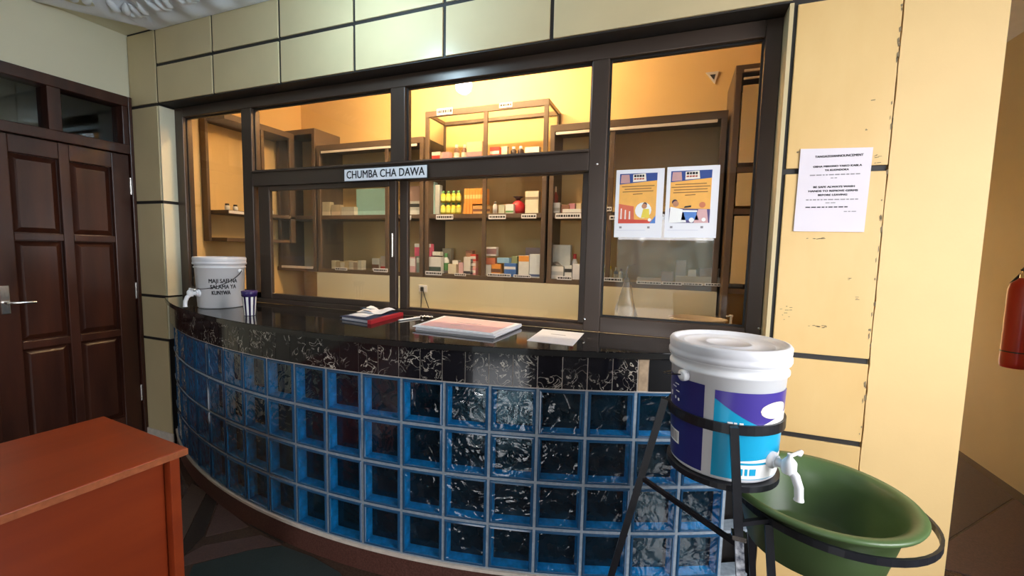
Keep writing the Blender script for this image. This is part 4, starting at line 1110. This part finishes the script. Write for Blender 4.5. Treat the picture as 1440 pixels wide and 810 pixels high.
# little bottles on the side wall shelf, seen through the narrow left pane
for k in range(6):
    x, y = -3.47-.02*(k%2), 2.47+.085*k
    o = thing('pill_bottle', (x,y,1.756), 'small white pill bottle with dark cap on the side wall shelf', 'bottle', 'pill bottles on the side wall shelf')
    MB().lathe([(0,0),(.019,0),(.019,.035),(.013,.040)], (x,y,1.756), 12).build('bottle_body', M['print_white'], o)
    MB().lathe([(.015,.039),(.015,.054),(0,.054)], (x,y,1.756), 12).build('cap', M['black_pl'], o)
# cord with plug on the back wall
cd = thing('power_cord', (-2.05,2.975,1.1), 'black plug and cord hanging by the base unit below the shelves', 'cord')
p = at(593,406,3.06)
MB().bbox((p.x-.012,3.055,p.z-.02), (p.x+.012,3.075,p.z+.015), .004).build('plug', M['black_pl'], cd)
MB().tube([(p.x,3.06,p.z-.02),(p.x+.002,3.05,p.z-.08),(p.x+.006,3.04,p.z-.17)], .004, 6).build('cable', M['black_pl'], cd)
MB().tube([(p.x+.006,3.06,p.z+.01),(p.x+.035,3.05,p.z-.06),(p.x+.085,3.04,p.z-.165)], .004, 6).build('cable', M['black_pl'], cd)
MB().bbox((p.x-.04,3.076,p.z-.03), (p.x+.04,3.085,p.z+.03), .003).build('socket_plate', M['paper'], cd)
wp = struct(MB().box((-3.15,3.086,.936), (.27,3.096,1.234)).build('wall_dispensary_splashback', M['cream_wall']))
# hanging carrier bag and small white pump bottle behind the right pane
bgp = at(880,432,2.55)
o = thing('carrier_bag', (bgp.x,2.55,1.05), 'clear crumpled carrier bag hanging behind the right window pane', 'bag')
mb = MB(); vs = []; n = 14
for j in range(8):
    v = j/7
    for i in range(n):
        a = 2*math.pi*i/n; r_ = (.012+.060*v)*(1+.18*math.sin(5*a+j))
        vs.append((bgp.x+r_*math.cos(a), 2.55+.6*r_*math.sin(a), 1.33-.26*v))
mb.add(vs, [(j*n+i,j*n+(i+1)%n,(j+1)*n+(i+1)%n,(j+1)*n+i) for j in range(7) for i in range(n)], 0, True)
mb.build('film', M['bag'], o)
MB().tube([(bgp.x,2.55,1.33),(bgp.x-.004,2.545,1.36),(bgp.x,2.55,1.395)], .004, 6).build('handle_loop', M['bag'], o)
dk2 = thing('dispensing_desk', (-.1,2.35,0), 'low work surface just behind the right window pane', 'desk')
MB().bbox((-.9,2.16,1.02), (.78,2.62,1.05), .004).build('top', M['cream_wall'], dk2)
MB().bbox((-.88,2.17,0), (-.85,2.60,1.02), .004).build('side_panel', M['cream'], dk2)
MB().bbox((.74,2.17,0), (.77,2.60,1.02), .004).build('side_panel', M['cream'], dk2)
hk = struct(MB().tube([(bgp.x,2.55,1.392),(bgp.x,2.58,1.40),(bgp.x,3.085,1.40)], .003, 6).build('hanging_rod', M['chrome']))
q = at(1028,445,2.35)
o = thing('pump_bottle', (q.x,2.35,1.05), 'slim white pump bottle behind the right window pane beside the jamb', 'bottle')
MB().lathe([(0,.0008),(.018,.0008),(.018,.075),(.008,.085)], (q.x,2.35,1.05), 14, cap1=True).build('bottle_body', M['white_pl'], o)
MB().lathe([(.005,.084),(.005,.120),(.009,.121),(.009,.130),(0,.131)], (q.x,2.35,1.05), 10).build('pump', M['white_pl'], o)
MB().tube([(q.x,2.35,1.174),(q.x-.022,2.345,1.172)], .004, 6).build('nozzle', M['white_pl'], o)
q0, q1 = at(942,440,2.40), at(1022,440,2.40)
o = thing('translucent_tub', ((q0.x+q1.x)/2,2.42,1.05), 'shallow translucent plastic tub behind the right window pane', 'tub')
rx = (q1.x-q0.x)/2; cx_ = (q0.x+q1.x)/2
MB().lathe([(0,.001),(rx*.82,.001),(rx,.09),(rx+.008,.092),(rx+.008,.096),(rx-.004,.096),(rx*.8,.006),(0,.006)], (0,0,0), 28, mat=Matrix.Translation((cx_,2.40,1.05)) @ Matrix.Diagonal((1,.75,1,1))).build('tub_body', flat((.55,.47,.37)), o)
# small triangular bracket on the back wall
p = at(1001,110,YB-.008)
o = thing('wall_bracket', (p.x,YB-.01,p.z), 'small white triangular bracket high on the dispensary back wall', 'bracket')
s_ = .042
yq([(p.x-s_,p.z+s_),(p.x+s_,p.z+s_),(p.x+s_*.5,p.z-s_)], YB-.012, YB-.003).build('plate', M['paper'], o)
yq([(p.x-s_*.35,p.z+s_*.55),(p.x+s_*.55,p.z+s_*.55),(p.x+s_*.35,p.z-s_*.35)], YB-.014, YB-.0122).build('dark_opening', M['ink'], o)

# ================================================================== FIRE EXTINGUISHER in the corridor
ex = (2.07, 3.66)
fe = thing('fire_extinguisher', (ex[0],ex[1],.80), 'red fire extinguisher hung on the corridor wall at the right', 'extinguisher')
MB().lathe([(0,.0),(.062,.0),(.066,.006),(.070,.03),(.070,.50),(.060,.54),(.032,.565),(.026,.575)], (ex[0],ex[1],.80), 32, cap1=True).build('cylinder', M['red_metal'], fe)
MB().lathe([(.071,.10),(.071,.108)], (ex[0],ex[1],.80), 32).build('strap', M['black_pl'], fe)
MB().lathe([(.024,.574),(.024,.60),(.016,.605),(.016,.63)], (ex[0],ex[1],.80), 16, cap1=True).build('valve', M['chrome'], fe)
MB().tube([(ex[0]-.02,ex[1],1.425),(ex[0]-.02,ex[1]-.05,1.455),(ex[0]-.02,ex[1]-.11,1.45)], .007, 8).build('squeeze_lever', M['black_pl'], fe)
MB().tube([(ex[0]-.01,ex[1]+.02,1.40),(ex[0]-.02,ex[1]+.075,1.34),(ex[0]-.02,ex[1]+.085,1.15),(ex[0]-.02,ex[1]+.078,1.0)], .008, 8).build('hose', M['black_pl'], fe)
MB().bbox((ex[0]+.066,ex[1]-.03,1.1), (2.149,ex[1]+.03,1.14), .002).build('wall_hook', M['black_pl'], fe)

# ================================================================== LAMPS
lp = thing('ceiling_lamp', (-1.45,1.40,3.05), 'cool white bulb hanging from the ceiling above the counter', 'lamp')
MB().lathe([(0,0),(.06,0),(.055,-.025),(.012,-.035),(.006,-.04),(.006,-.30),(.022,-.31),(.022,-.35)], (-1.45,1.40,3.048), 24).build('lamp_holder', M['white_pl'], lp)
MB().lathe([(.02,-.348),(.03,-.36),(.055,-.395),(.06,-.425),(.05,-.46),(.025,-.478),(0,-.482)], (-1.45,1.40,3.048), 24).build('bulb', M['led'], lp)
lp = thing('dispensary_lamp', (-1.55,2.95,3.05), 'warm bulb lamp on the dispensary ceiling', 'lamp')
MB().lathe([(0,0),(.05,0),(.045,-.02),(.022,-.03),(.022,-.06)], (-1.55,2.95,3.048), 24).build('lamp_holder', M['white_pl'], lp)
MB().lathe([(.018,-.06),(.024,-.085),(.036,-.11),(.036,-.13),(.022,-.152),(0,-.158)], (-1.55,2.95,3.048), 24).build('bulb', M['bulb'], lp)
lp = thing('dispensary_tube_lamp', (-1.6,2.55,3.05), 'warm tube lamp along the dispensary ceiling', 'lamp')
MB().bbox((-2.3,2.52,3.018), (-.9,2.58,3.048), .003).build('housing', M['white_pl'], lp)
MB().tube([(-2.27,2.55,3.0),(-.93,2.55,3.0)], .014, 12).build('tube', M['tube'], lp)

for o in bpy.data.objects:
    if '_w' in o: del o['_w']
